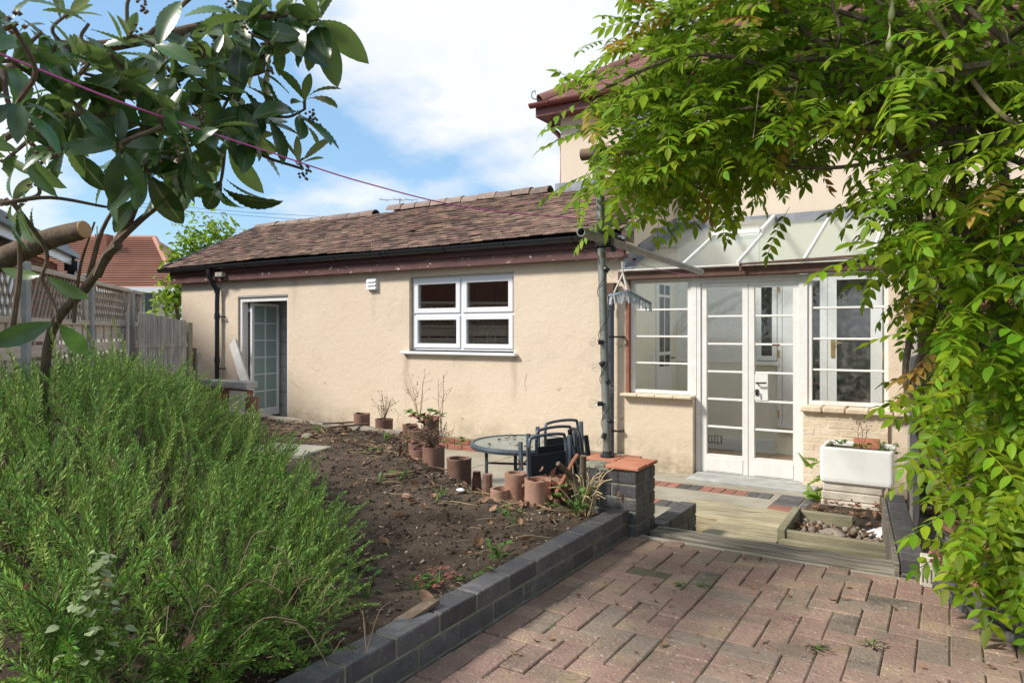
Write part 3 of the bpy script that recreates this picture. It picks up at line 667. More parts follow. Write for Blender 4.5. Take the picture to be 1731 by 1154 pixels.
mk('aerial', MB().tube([(-9.2, 10.6, 3.0), (-9.2, 10.6, 3.75)], .012, 5).tube([(-9.55, 10.4, 3.72), (-8.9, 10.8, 3.72)], .006, 4).tube([(-9.45, 10.28, 3.72), (-9.5, 10.62, 3.72)], .004, 4).tube([(-9.2, 10.4, 3.72), (-9.25, 10.8, 3.72)], .004, 4).tube([(-9.0, 10.5, 3.72), (-9.1, 10.9, 3.72)], .004, 4), 'steel', ext)
mk('verge', MB().bar((RX1 - .015, 7.06, slope_z(7.06) - .03), (RX1 - .015, 8.88, slope_z(8.88) - .03), .06, .055), 'ridge_tile', ext)
mk('verge', MB().bar((RX0 + .01, 7.06, slope_z(7.06) - .02), (RX0 + .01, 9.0, slope_z(9.0) - .02), .05, .09), 'black_plastic', ext)
# fascia boards
mk('fascia_board', MB().span((-11.30, 7.105, 2.055), (-2.99, 7.145, 2.155), .004), 'fascia_paint', ext)
mk('fascia_board', MB().span((-11.30, 7.118, 1.935), (-2.99, 7.158, 2.052), .004), 'fascia_worn', ext, label='lower fascia board with flaking white patches')
mk('soffit', MB().span((-11.17, 7.16, 1.94), (-3.0, 7.239, 1.975)), 'fascia_paint', ext)
mk('timber_block', MB().span((-9.98, 7.04, 2.0), (-9.80, 7.116, 2.07), .006), 'timber_grey', ext)
def gutter_profile(r, th=.004, n=10):
    o = [(-r * math.cos(math.pi * i / n), -r * math.sin(math.pi * i / n)) for i in range(n + 1)]; i_ = [(-(r - th) * math.cos(math.pi * i / n), -(r - th) * math.sin(math.pi * i / n)) for i in range(n, -1, -1)]; return o + i_
GY, GZ = 7.035, 2.185
gp = mk('gutter', MB().prism([(GY + a, GZ + c) for a, c in gutter_profile(.058)], -11.47, -3.02, 'x'), 'black_plastic', ext)
for x in (-11.1, -10.15, -9.2, -8.25, -7.3, -6.45, -6.35, -5.4, -4.5, -3.6): mk('gutter_bracket', MB().prism([(GY + a, GZ + c) for a, c in gutter_profile(.066, .007)], x, x + .035, 'x').span((x, GY + .055, GZ - .03), (x + .035, 7.104, GZ + .005)), 'black_plastic', gp)
dp = mk('downpipe', MB().tube(spline([(-10.12, GY, GZ - .04), (-10.12, GY, GZ - .14), (-10.11, GY + .05, GZ - .26), (-10.10, 7.17, GZ - .42), (-10.10, 7.17, GZ - .6), (-10.10, 7.17, .6), (-10.10, 7.17, -.34)], 4), .036, 10), 'black_plastic', ext, smooth=True)
for z in (1.75, 1.33, .62): mk('pipe_collar', MB().lathe([(.044, 0), (.044, .09)], (-10.10, 7.17, z), 12), 'black_plastic', dp)
for z in (1.36, .52): mk('pipe_clip', MB().span((-10.10, 7.16, z), (-9.98, 7.175, z + .02)).span((-9.99, 7.165, z), (-9.975, 7.24, z + .02)), 'black_plastic', dp)
dp2 = mk('downpipe', MB().tube([(-3.17, 7.15, 1.52), (-3.17, 7.15, -.34)], .036, 12), 'grey_plastic', ext, smooth=True)
for z in (1.40, 1.36): mk('pipe_collar', MB().lathe([(.043, 0), (.043, .035)], (-3.17, 7.15, z), 12), 'grey_plastic', dp2)
for z in (1.06, .03): mk('pipe_clip', MB().lathe([(.040, 0), (.040, .022)], (-3.17, 7.15, z), 12).span((-3.15, 7.14, z), (-3.06, 7.155, z + .02)).tube([(-3.05, 7.15, z + .01), (-3.05, 7.24, z + .01)], .014, 6), 'black_plastic', dp2)
mk('hopper', MB().prism([(-3.235, 1.66), (-3.105, 1.66), (-3.12, 1.56), (-3.135, 1.52), (-3.205, 1.52), (-3.22, 1.56)], 7.09, 7.215, 'y'), 'rust', ext)
vt = mk('vent', MB().span((-6.85, 7.21, 1.70), (-6.675, 7.24, 1.862), .003), 'white_upvc', ext)
for i in range(3): mk('louvre', MB().box((-6.7625, 7.196, 1.728 + i * .052), (.165, .006, .05), Matrix.Rotation(R(-28), 3, 'X')), 'white_upvc', vt)
# plinth of red bricks under the render
pbk = block_mesh('brick', (.215, .1, .065), .004)
for c in range(2):
    for i in range(13): mk('brick', pbk, 'brick_red', ext, loc=(-5.75 + i * .225 + (.11 if c else 0), WY - .038, PATH_Z + .033 + c * .076))
mk('mortar', MB().span((-5.86, WY - .078, PATH_Z - .03), (-2.99, WY - .002, PATH_Z + .145)), 'mortar', ext)
mk('render_lip', MB().span((-5.80, WY - .094, PATH_Z + .146), (-3.035, WY - .001, PATH_Z + .175), .006), 'render', ext) if False else None
# weather streaks on the render: thin films with soft edges
sm_ = bpy.data.materials.new('stain'); sm_.use_nodes = True; MATS['stain'] = sm_
n_ = sm_.node_tree.nodes; l_ = sm_.node_tree.links; pr = n_['Principled BSDF']; pr.inputs['Base Color'].default_value = (.20, .16, .11, 1); pr.inputs['Roughness'].default_value = .95
at_ = n_.new('ShaderNodeAttribute'); at_.attribute_name = 'fade'; ge_ = n_.new('ShaderNodeNewGeometry'); mp_ = n_.new('ShaderNodeMapping'); mp_.inputs['Scale'].default_value = (9, 1, 1.2); l_.new(ge_.outputs['Position'], mp_.inputs[0])
nt_ = n_.new('ShaderNodeTexNoise'); nt_.inputs['Scale'].default_value = 4; nt_.inputs['Detail'].default_value = 8; l_.new(mp_.outputs[0], nt_.inputs['Vector'])
mm_ = n_.new('ShaderNodeMath'); mm_.operation = 'MULTIPLY'; l_.new(at_.outputs['Fac'], mm_.inputs[0]); l_.new(nt_.outputs[0], mm_.inputs[1]); l_.new(mm_.outputs[0], pr.inputs['Alpha'])
def streak(x, z1, h, w, k):
    b = MB(); f = []
    for j in range(7):
        for i in range(5): b.v.append((x + (i / 4 - .5) * w + .015 * math.sin(j * 2.1 + x), WY - .0015, z1 - h * j / 6)); f.append(.6 * k * (1 - abs(i / 2 - 1)) * (1 - j / 6) ** .8)
    for j in range(6):
        for i in range(4): b.f.append((j * 5 + i, j * 5 + i + 1, (j + 1) * 5 + i + 1, (j + 1) * 5 + i))
    m = b.mesh('stain'); a = m.attributes.new('fade', 'FLOAT', 'POINT'); a.data.foreach_set('value', f); mk('stain', m, 'stain', ext)
for q_ in ((-6.17, .828, .75, .16, .75), (-4.47, .828, .62, .13, .7), (-5.3, .828, .30, .5, .25), (-6.76, 1.70, .5, .14, .4), (-9.0, 1.93, .22, .6, .3), (-7.6, 1.93, .30, .35, .35), (-3.7, 1.93, .35, .5, .3), (-8.35, 1.93, .8, .2, .3), (-3.35, 1.93, .9, .25, .25)): streak(*q_)
# hairline cracks and scuffs in the render
for pts in (((-8.0, .62), (-7.9, .55), (-7.82, .57)), ((-8.42, .40), (-8.30, .31), (-8.22, .27)), ((-8.40, -.02), (-8.2, -.09), (-8.05, -.08), (-7.95, -.15)), ((-4.3, .62), (-4.33, .50), (-4.30, .42)), ((-6.4, .1), (-6.3, .02), (-6.33, -.08))):
    mk('scratch', MB().tube([(x, WY - .001, z) for x, z in pts], .002, 4), 'chip', ext)
# kitchen window, four sashes
win = mk('window', frame_xz(MB(), -6.105, -4.495, .885, 1.845, 7.30, 7.37, .035), 'white_upvc', ext)
mk('mullion', MB().span((-5.325, 7.302, .92), (-5.275, 7.368, 1.81)).span((-6.07, 7.303, 1.335), (-5.325, 7.367, 1.37)).span((-5.275, 7.303, 1.335), (-4.53, 7.367, 1.37)), 'white_upvc', win)
for (x0, x1) in ((-6.072, -5.322), (-5.278, -4.528)):
    for (z0, z1, w) in ((.918, 1.337, .055), (1.372, 1.812, .062)):
        mk('sash', frame_xz(MB(), x0, x1, z0, z1, 7.286, 7.35, w), 'white_upvc', win)
        mk('pane', MB().span((x0 + w, 7.315, z0 + w), (x1 - w, 7.325, z1 - w)), 'window_glass', win)
for x in (-5.98, -5.42, -5.18, -4.62): mk('window_stay', MB().box((x, 7.36, 1.47), (.10, .012, .012), Matrix.Rotation(R(-14), 3, 'Y')), 'chrome', win)
mk('sill', MB().span((-6.22, 7.17, .830), (-4.425, 7.34, .868), .008), 'white_upvc', win)
mk('lintel', MB().span((-6.12, 7.245, 1.85), (-4.48, 7.30, 1.935)), 'painted_stone', win)
mk('tap', MB().tube(spline([(-5.12, 7.62, .80), (-5.12, 7.62, 1.07), (-5.09, 7.61, 1.14), (-5.03, 7.60, 1.15), (-4.98, 7.59, 1.10), (-4.975, 7.59, .98)], 5), .012, 8), 'chrome', ext, smooth=True)
mk('worktop', MB().span((-6.4, 7.49, .76), (-3.6, 8.05, .80)), 'painted_stone', ext)
mk('back_wall_units', MB().span((-6.6, 9.0, .1), (-3.5, 9.29, 1.9)), 'timber_grey', ext)
# open back door with frosted panes
dr = mk('door_frame', MB().span((-9.66, 7.27, -.26), (-9.60, 7.36, 1.67)).span((-8.545, 7.27, -.26), (-8.495, 7.36, 1.67)).span((-9.60, 7.271, 1.60), (-8.545, 7.359, 1.67)), 'white_paint', ext)
mk('door_stop', MB().span((-9.598, 7.33, -.26), (-9.57, 7.355, 1.60)), 'white_paint', dr)
mk('lintel', MB().span((-9.67, 7.245, 1.67), (-8.49, 7.30, 1.735)), 'concrete_grey', dr)
DW = .60; Dh = 1.83; hinge = Matrix.Translation((-9.50, 7.36, -.245)) @ Matrix.Rotation(R(97), 4, 'Z')
def T_(b, M): b.v = [tuple(M @ Vector(v)) for v in b.v]; return b
leaf = MB(); frame_xz(leaf, 0, DW, 0, Dh, -.02, .02, .05, .13)
for i in range(1, 6): leaf.span((.05, -.014, .13 + i * (Dh - .18) / 6 - .009), (DW - .05, .014, .13 + i * (Dh - .18) / 6 + .009))
leaf.span((DW / 2 - .01, -.0135, .13), (DW / 2 + .01, .0135, Dh - .05))
bd = mk('back_door', T_(leaf, hinge), 'white_inside', ext)
for i in range(6):
    for k in range(2):
        z0 = .13 + i * (Dh - .18) / 6 + .009; x0 = .05 if k == 0 else DW / 2 + .01
        mk('pane', T_(MB().span((x0, -.003, z0), (x0 + DW / 2 - .06, .003, z0 + (Dh - .18) / 6 - .018)), hinge), 'pane_frost', bd)
mk('latch', MB().span((-9.60, 7.365, 1.44), (-9.52, 7.40, 1.50), .004), 'white_upvc', dr)
tp = mk('garden_tap', MB().tube(spline([(-10.33, 7.24, .30), (-10.33, 7.15, .30), (-10.33, 7.12, .28), (-10.33, 7.115, .22)], 4), .013, 8).tube([(-10.33, 7.17, .30), (-10.33, 7.17, .37)], .009, 6).tube([(-10.38, 7.17, .375), (-10.28, 7.17, .375)], .008, 6), 'brass', ext, smooth=True)

# ------------------------------------------------------------------ main house
MY = 8.9
mh = thing('main_house', 'two-storey cream house with a red tiled hipped roof rising behind the glazed lean-to', 'house', (-1, MY, PATH_Z))
mk('wall', wall_panel(-4.72, 5.0, -.43, 4.34, MY, MY + .3, [(-3.75, -2.55, 3.36, 4.16), (-.55 + 1.6, 2.2, 3.3, 4.2)]), 'render_clean', mh)
mk('side_wall', MB().span((-4.72, MY + .3, -.43), (-4.42, 16.5, 4.34)), 'render_clean', mh)
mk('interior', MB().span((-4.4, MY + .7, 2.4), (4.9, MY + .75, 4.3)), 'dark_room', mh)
ox, oy, oz = -4.99, 8.63, 4.40; tp_ = math.tan(R(35))
b = MB(); b.add([(ox, oy, oz - .06), (8, oy, oz - .06), (8, oy + 4.2, oz - .06 + 4.2 * tp_), (ox + 4.2, oy + 4.2, oz - .06 + 4.2 * tp_)], [(0, 1, 2, 3)]); b.add([(ox, oy, oz - .06), (ox + 4.2, oy + 4.2, oz - .06 + 4.2 * tp_), (ox, oy + 8.4, oz - .06)], [(0, 1, 2)]); b.add([(8, oy + 4.2, oz - .06 + 4.2 * tp_), (ox + 4.2, oy + 4.2, oz - .06 + 4.2 * tp_), (ox, oy + 8.4, oz - .06), (8, oy + 8.4, oz - .06)], [(0, 1, 2, 3)])
b.add([(ox, oy, oz - .065), (8, oy, oz - .065), (8, oy + 8.4, oz - .065), (ox, oy + 8.4, oz - .065)], [(0, 3, 2, 1)])
mk('roof_deck', b, 'roof_tile_red', mh)
ms = []; a35 = R(35)
for r in range(26):
    y = oy + .1 * r * math.cos(a35) + .085; z = oz - .06 + (y - oy) * tp_ + .012
    for c in range(34):
        x = ox + .08 + c * .1655 + (.083 if r % 2 else 0)
        if x < ox + (y - oy) + .02: continue
        ms.append(Matrix.Translation((x, y, z + uni(-.003, .003))) @ Matrix.Rotation(a35 - R(4) + uni(-.015, .015), 4, 'X') @ Matrix.Rotation(uni(-.015, .015), 4, 'Y'))
ms.sort(key=lambda m: m.translation.z + m.translation.x * .6)
m1 = tmesh.copy(); m1.materials.clear(); m1.materials.append(MATS['roof_tile_red'])
for mx in ms[:120]: mk('roof_tile', m1, 'roof_tile_red', mh, mtx=mx)
mk('roof_tile', join('roof_tile', chamfer((.163, .21, .013), .003), ms[120:]), 'roof_tile_red', mh, kind='stuff')
hd = Vector((1, 1, tp_)).normalized(); hmesh = halfpipe(.32, .115, .128).mesh('hip_tile', True)
for i in range(13):
    p = Vector((ox + .1, oy + .1, oz - .01)) + hd * (.30 * i + .1); mk('hip_tile', hmesh, 'roof_tile_red', mh, mtx=basis(-hd, (0, 0, 1), p))
mk('hip_iron', MB().tube(spline([(ox + .12, oy + .12, oz), (ox - .02, oy - .02, oz + .02), (ox - .03, oy - .03, oz + .10), (ox, oy, oz + .13), (ox + .01, oy, oz + .09)], 4), .008, 6), 'steel', mh)
g2 = mk('gutter', MB().prism([(oy - .03 + a, oz - .065 + c) for a, c in gutter_profile(.058)], ox - .06, 5, 'x'), 'red_paint', mh)
for x in (ox + .22, ox + .72, ox + .78, ox + 1.7, ox + 2.7): mk('gutter_bracket', MB().prism([(oy - .03 + a, oz - .065 + c) for a, c in gutter_profile(.067, .008)], x, x + .04, 'x'), 'red_paint', g2)
mk('fascia_board', MB().span((ox - .0, oy + .03, oz - .23), (5, oy + .055, oz - .055)), 'red_paint', mh)
mk('fascia_board', MB().span((ox - .02, oy + .056, oz - .23), (ox + .01, 16, oz - .055)), 'red_paint', mh)
mk('soffit', MB().span((ox + .011, oy + .056, oz - .225), (5, MY, oz - .205)), 'red_paint', mh)
mk('soffit', MB().span((ox + .011, MY, oz - .225), (-4.721, 16, oz - .205)), 'red_paint', mh)
mk('lead_flashing', MB().span((-4.80, MY - .025, 3.04), (-3.0, MY - .001, 3.24)), 'lead', mh)
mk('side_downpipe', MB().tube(spline([(-4.93, 9.05, oz - .24), (-4.93, 9.05, oz - .32), (-4.78, 9.05, oz - .55), (-4.78, 9.05, oz - 1.3)], 4), .036, 8), 'red_paint', mh)
uw = mk('window', frame_xz(MB(), -3.73, -2.57, 3.38, 4.14, MY + .06, MY + .13, .06), 'white_upvc', mh)
for (x0, x1) in ((-3.67, -3.17), (-3.13, -2.63)): mk('pane', MB().span((x0, MY + .09, 3.44), (x1, MY + .10, 4.08)), 'window_glass', uw)
mk('mullion', MB().span((-3.17, MY + .065, 3.44), (-3.13, MY + .125, 4.08)), 'white_upvc', uw)
mk('sill', MB().span((-3.82, MY - .07, 3.30), (-2.48, MY + .06, 3.36), .006), 'rust', uw)

# things on the house wall inside the lean-to
mk('roughcast_panel', MB().span((-3.02, MY - .022, .742), (-1.98, MY - .002, 2.46)), 'roughcast', mh)
mk('painted_panel', MB().span((-3.02, MY - .012, -.345), (-.31, MY - .002, .741)), 'beige_paint', mh)
mk('painted_panel', MB().span((-1.98, MY - .013, .742), (-.31, MY - .003, 2.46)), 'beige_paint', mh)
mk('skirting', MB().span((-3.0, MY - .045, -.345), (-1.78, MY - .0125, -.185), .006), 'skirting', mh)
vg = mk('air_vent', MB().span((-2.63, MY - .052, -.265), (-2.42, MY - .046, -.175)), 'steel', mh)
for i in range(5): mk('louvre', MB().span((-2.615 + i * .038, MY - .056, -.255), (-2.59 + i * .038, MY - .0525, -.185)), 'white_inside', vg)
mk('air_vent', MB().span((-2.16, MY - .052, -.255), (-2.05, MY - .046, -.175)), 'steel', mh)
sw = mk('side_window', frame_xz(MB(), -2.0, -1.765, .78, 1.80, MY - .06, MY - .024, .055), 'white_inside', mh)
mk('pane', MB().span((-1.945, MY - .045, .835), (-1.82, MY - .03, 1.745)), 'dark_glass', sw); mk('sill', MB().span((-2.06, MY - .09, .72), (-1.74, MY - .024, .765), .005), 'white_inside', sw)
fd = mk('french_door', frame_xz(MB(), -1.755, -.58, -.02, 1.86, MY - .065, MY - .015, .05), 'white_inside', mh)
for (x0, x1, g0, g1, z0) in ((-1.70, -1.56, None, None, 0), (-1.545, -1.205, -1.405, -1.283, .28), (-1.20, -.64, -1.105, -.757, .25)):
    if g0 is None: mk('frame_panel', MB().span((x0, MY - .06, .03), (x1, MY - .02, 1.81)), 'white_inside', fd); continue
    lf = MB(); lf.span((x0, MY - .085, .03), (g0, MY - .04, 1.81)); lf.span((g1, MY - .085, .03), (x1, MY - .04, 1.81)); lf.span((g0, MY - .084, .03), (g1, MY - .041, z0)); lf.span((g0, MY - .084, 1.72), (g1, MY - .041, 1.81))
    mk('door_leaf', lf, 'white_inside', fd); mk('pane', MB().span((g0, MY - .066, z0), (g1, MY - .058, 1.72)), 'dark_glass', fd)
mk('threshold', MB().span((-1.755, MY - .10, -.06), (-.58, MY - .015, -.02)), 'timber_pale', fd)
mk('handle', MB().span((-1.165, MY - .10, .83), (-1.125, MY - .086, 1.06), .004).tube([(-1.145, MY - .10, 1.0), (-1.145, MY - .135, 1.0), (-1.04, MY - .14, 1.0)], .010, 8), 'brass', fd)
for z in (1.60, .82, .10): mk('hinge', MB().tube([(-1.742, MY - .075, z), (-1.742, MY - .075, z + .09)], .010, 6).tube([(-.63, MY - .095, z), (-.63, MY - .095, z + .09)], .010, 6), 'brass', fd)

# ------------------------------------------------------------------ glazed lean-to (conservatory)
cv = thing('lean_to_conservatory', 'white glazed lean-to with double doors and a sloping frosted glass roof', 'conservatory', (-1.7, 7.24, PATH_Z))
mk('dwarf_wall', MB().span((-3.028, 7.20, -.43), (-2.27, 7.38, .425)), 'render', cv)
mk('floor', MB().span((-3.02, 7.38, -.43), (-.31, MY, -.362)), 'mortar', cv)
ftm = block_mesh('floor_tile', (.292, .292, .012), .002)
for i in range(9):
    for j in range(5): mk('floor_tile', ftm, 'floor_tile', cv, loc=(-2.86 + i * .30, 7.53 + j * .30, -.352))
mk('side_panel', MB().span((-3.027, 7.40, -.345), (-3.012, MY - .025, 1.95)), 'beige_paint', cv)
idr = mk('inner_door', MB().span((-3.011, 8.10, -.33), (-2.985, 8.17, 1.80)).span((-3.011, 8.56, -.33), (-2.985, 8.64, 1.80)).span((-3.0105, 8.17, 1.70), (-2.986, 8.56, 1.80)).span((-3.0105, 8.17, -.33), (-2.986, 8.56, .70)).span((-3.009, 8.355, .70), (-2.988, 8.375, 1.70)).span((-3.010, 8.17, .84), (-2.987, 8.56, .88)).span((-3.010, 8.17, 1.55), (-2.987, 8.56, 1.58)), 'white_inside', cv)
for (y0, y1) in ((8.17, 8.355), (8.375, 8.56)):
    for (z0, z1) in ((.70, .84), (.88, 1.55), (1.58, 1.70)): mk('pane', MB().span((-3.003, y0, z0), (-2.995, y1, z1)), 'dark_glass', idr)
mk('handle', MB().tube([(-2.985, 8.60, .80), (-2.945, 8.60, .80), (-2.94, 8.50, .80)], .009, 6), 'steel_black', idr)
mk('light_switch', MB().span((-3.011, 7.98, .74), (-2.998, 8.06, .86), .003), 'white_inside', cv)
# sills
for i in range(4): mk('sill_tile', MB().span((-3.05 + i * .198, 7.115, .428), (-2.856 + i * .198, 7.33, .458), .006), 'brick_cream', cv)
mk('brick_jamb', MB().span((-3.027, 7.225, .46), (-2.992, 7.29, 1.69)), 'brick_red', cv)
for i in range(5): mk('sill_brick', MB().span((-1.21 + i * .197, 7.10 + uni(-.006, .006), .37), (-1.018 + i * .197, 7.32, .428 + uni(-.004, .004)), .012), 'brick_cream', cv)
# right dwarf wall of painted bricks
mk('mortar', MB().span((-1.19, 7.158, -.43), (-.475, 7.34, .368)), 'brick_cream', cv)
cb = block_mesh('brick', (.215, .1, .068), .005); cbh = block_mesh('brick', (.102, .1, .068), .005)
for c in range(10):
    z = -.36 + c * .0735 + .033; xs_ = ([(-1.085 + i * .222, cb) for i in range(3)]) if c % 2 == 0 else ([(-1.14, cbh)] + [(-.975 + i * .222, cb) for i in range(2)] + [(-.53, cbh)])
    for (x, bm2) in xs_:
        if c == 8 and x > -.7: continue
        mk('brick', bm2, 'brick_cream', cv, loc=(x, 7.2055 + uni(-.002, .002), z), rot=(uni(-.02, .02), uni(-.02, .02), uni(-.015, .015)))
mk('pier', MB().span((-.474, 7.19, -.43), (-.31, 7.42, 1.75)), 'render', cv)
mk('side_wall', MB().span((-.43, 7.42, -.43), (-.31, MY, 1.85)), 'render_clean', cv)
# frames
FY0, FY1 = 7.285, 7.345
mk('post', MB().span((-2.315, 7.27, .46), (-2.255, 7.36, 1.685)), 'white_paint', cv)
mk('post', MB().span((-1.245, 7.27, -.33), (-1.170, 7.36, 1.685)), 'white_paint', cv)
mk('frame_head', MB().span((-2.255, 7.272, 1.63), (-1.245, 7.358, 1.688)), 'white_paint', cv)
mk('door_jamb', MB().span((-2.262, 7.275, -.33), (-2.212, 7.355, 1.63)), 'white_paint', cv)
def bar_window(x0, x1, z0, z1, name='window', n=4, gm='clear_glass'):
    w = mk(name, frame_xz(MB(), x0, x1, z0, z1, FY0, FY1, .035), 'white_paint', cv)
    h = (z1 - z0 - .07) / n
    for i in range(n):
        mk('pane', MB().span((x0 + .035, 7.312, z0 + .035 + i * h), (x1 - .035, 7.316, z0 + .035 + (i + 1) * h)), gm, w)
        if i: mk('glazing_bar', MB().span((x0 + .034, FY0 + .012, z0 + .035 + i * h - .010), (x1 - .034, FY1 - .012, z0 + .035 + i * h + .010), .004), 'white_paint', w)
bar_window(-2.988, -2.317, .462, 1.688)
bar_window(-1.168, -.478, .430, 1.688, gm='dusty_glass')
def glazed_leaf(x0, x1, lock):
    st_ = .055; d = MB(); z0, z1 = -.325, 1.625; zb = -.14
    frame_xz(d, x0, x1, z0, z1, FY0 + .004, FY1, st_, zb - z0 + .0)
    w = mk('door', d, 'white_paint', cv); n = 6; h = (z1 - st_ - zb) / n
    mk('kick_panel', MB().span((x0 + .05, FY0 - .002, z0 + .012), (x1 - .05, FY0 + .003, zb - .035), .002), 'white_paint', w)
    for i in range(n):
        a, c = zb + i * h, zb + (i + 1) * h
        if i: mk('glazing_bar', MB().span((x0 + st_ - .001, FY0 + .014, a - .011), (x1 - st_ + .001, FY1 - .012, a + .011), .004), 'white_paint', w)
        xl = x0 + st_
        if lock and i == 2: mk('lock_panel', MB().span((xl, FY0 + .008, a + .011), (xl + .13, FY1 - .01, c - .011)), 'white_paint', w); xl += .13
        mk('pane', MB().span((xl, 7.312, a), (x1 - st_, 7.316, c)), 'clear_glass', w)
    return w
glazed_leaf(-2.208, -1.733, False); rd = glazed_leaf(-1.727, -1.249, True)
mk('door_handle', MB().tube([(-1.645, 7.29, .615), (-1.645, 7.25, .615), (-1.545, 7.245, .620)], .009, 8).span((-1.66, 7.282, .49), (-1.63, 7.292, .55)).tube([(-1.66, 7.28, .53), (-1.63, 7.265, .53), (-1.635, 7.26, .49)], .008, 6), 'steel_black', rd)
mk('rust_stain', MB().span((-1.50, FY0 + .010, .985), (-1.43, FY0 + .0139, 1.005)), 'rust', rd)
mk('floor_threshold', MB().span((-2.26, 7.27, -.40), (-1.17, 7.37, -.329)), 'concrete_grey', cv)
# beam and roof
mk('beam', MB().span((-3.10, 7.175, 1.69), (-.30, 7.30, 1.785), .006), 'rust', cv)
for x in (-.92, -.98, -.85, -.62): mk('bolt', MB().lathe([(.012, 0), (.010, .008), (0, .010)], (x, 7.175, 1.735), 8, (0, -1, 0)), 'rust', cv)
GYa, GZa, GYb, GZb = 7.15, 1.805, 8.86, 2.455
def rp(x, t, lift=0): return Vector((x, GYa + (GYb - GYa) * t, GZa + (GZb - GZa) * t + lift))
bars = [-3.0, -2.37, -1.80, -1.18, -.60, -.33]
for i in range(5):
    t1 = .64 if i == 1 else 1.0; t0 = 0
    x0, x1 = bars[i] + .012, bars[i + 1] - .012
    mk('roof_pane', MB().bar(rp((x0 + x1) / 2, t0), rp((x0 + x1) / 2, t1), x1 - x0, .005), 'roof_glass', cv)
    if i in (1,): mk('vent_pane', MB().bar(rp((x0 + x1) / 2, .62, .055), rp((x0 + x1) / 2, .99, .055), x1 - x0 + .03, .005), 'roof_glass', cv)
for x in bars[1:5]: mk('roof_bar', MB().bar(rp(x, 0, .008), rp(x, .995, .008), .026, .035, ch=.003), 'white_paint', cv)
v = mk('vent_frame', MB().bar(rp(-2.37, .62, .06), rp(-2.37, .99, .06), .035, .04).bar(rp(-1.80, .62, .06), rp(-1.80, .99, .06), .035, .04).bar(rp(-2.35, .62, .06), rp(-1.82, .62, .06), .04, .045), 'white_paint', cv)
mk('roof_lap', MB().bar(rp(-2.99, .45, .005), rp(-2.39, .45, .005), .012, .006), 'lead', cv)
mk('rust_bar', MB().bar((-1.77, 7.12, 1.795), (-.42, 7.12, 1.825), .022, .022).bar((-1.765, 7.12, 1.73), (-1.765, 7.12, 1.80), .022, .022, (1, 0, 0)), 'rust', cv)
mk('gutter_board', MB().bar((-3.05, 7.14, 1.793), (-.33, 7.14, 1.797), .03, .012), 'white_paint', cv)
fl_ = MB(); fl_.prism([(7.16, 1.80), (8.88, 2.46), (8.88, 2.60), (8.2, 2.36), (8.2, 2.345), (7.6, 2.12), (7.6, 2.10), (7.16, 1.94)], -3.028, -3.012, 'x'); mk('lead_flashing', fl_, 'lead', cv)
mk('lead_flashing', MB().span((-3.011, MY - .045, 2.44), (-.33, MY - .024, 2.535)), 'lead', cv)
mk('lead_flashing', MB().bar(rp(-2.97, 0, .006), rp(-2.97, .99, .006), .09, .008), 'lead', cv)

# ------------------------------------------------------------------ neighbour on the right, timber post
nb = thing('neighbour_outhouse', 'dark red brick outhouse half hidden behind the vine on the right', 'building', (1.2, 7.5, -.4))
nbm = block_mesh('brick', (.215, .1, .065), .004); mats_ = []
for c in range(30):
    for i in range(14): mats_.append(Matrix.Translation((-.02 + i * .225 + (.11 if c % 2 else 0), 6.9, -.40 + c * .075 + .033)))
for mx in mats_[:300]: mk('brick', nbm, 'brick_red', nb, mtx=mx)
mk('brick', join('brick', chamfer((.215, .1, .065), .004), mats_[300:]), 'brick_red', nb, kind='stuff')
mk('wall', MB().span((-.12, 6.865, -.43), (3.2, 7.3, 1.84)), 'mortar', nb)
mk('roof', MB().prism([(6.7, 1.80), (8.88, 2.35), (8.88, 2.42), (6.7, 1.87)], -.2, 3.4, 'x'), 'roof_tile', nb)
mk('red_door', MB().span((.02, 6.82, -.30), (.17, 6.848, 1.45), .004), 'red_plastic', nb)
tpst = mk('timber_post', MB().span((-.315, 6.96, -.43), (-.235, 7.06, 1.62), .006), 'timber_grey', label='grey weathered timber post beside the right end of the lean-to', cat='post')
tb = mk('fence_board', MB().span((-.245, 5.75, -.43), (-.222, 6.95, .95), .003), 'timber_grey', label='upright grey board screen beside the white sink', cat='board')

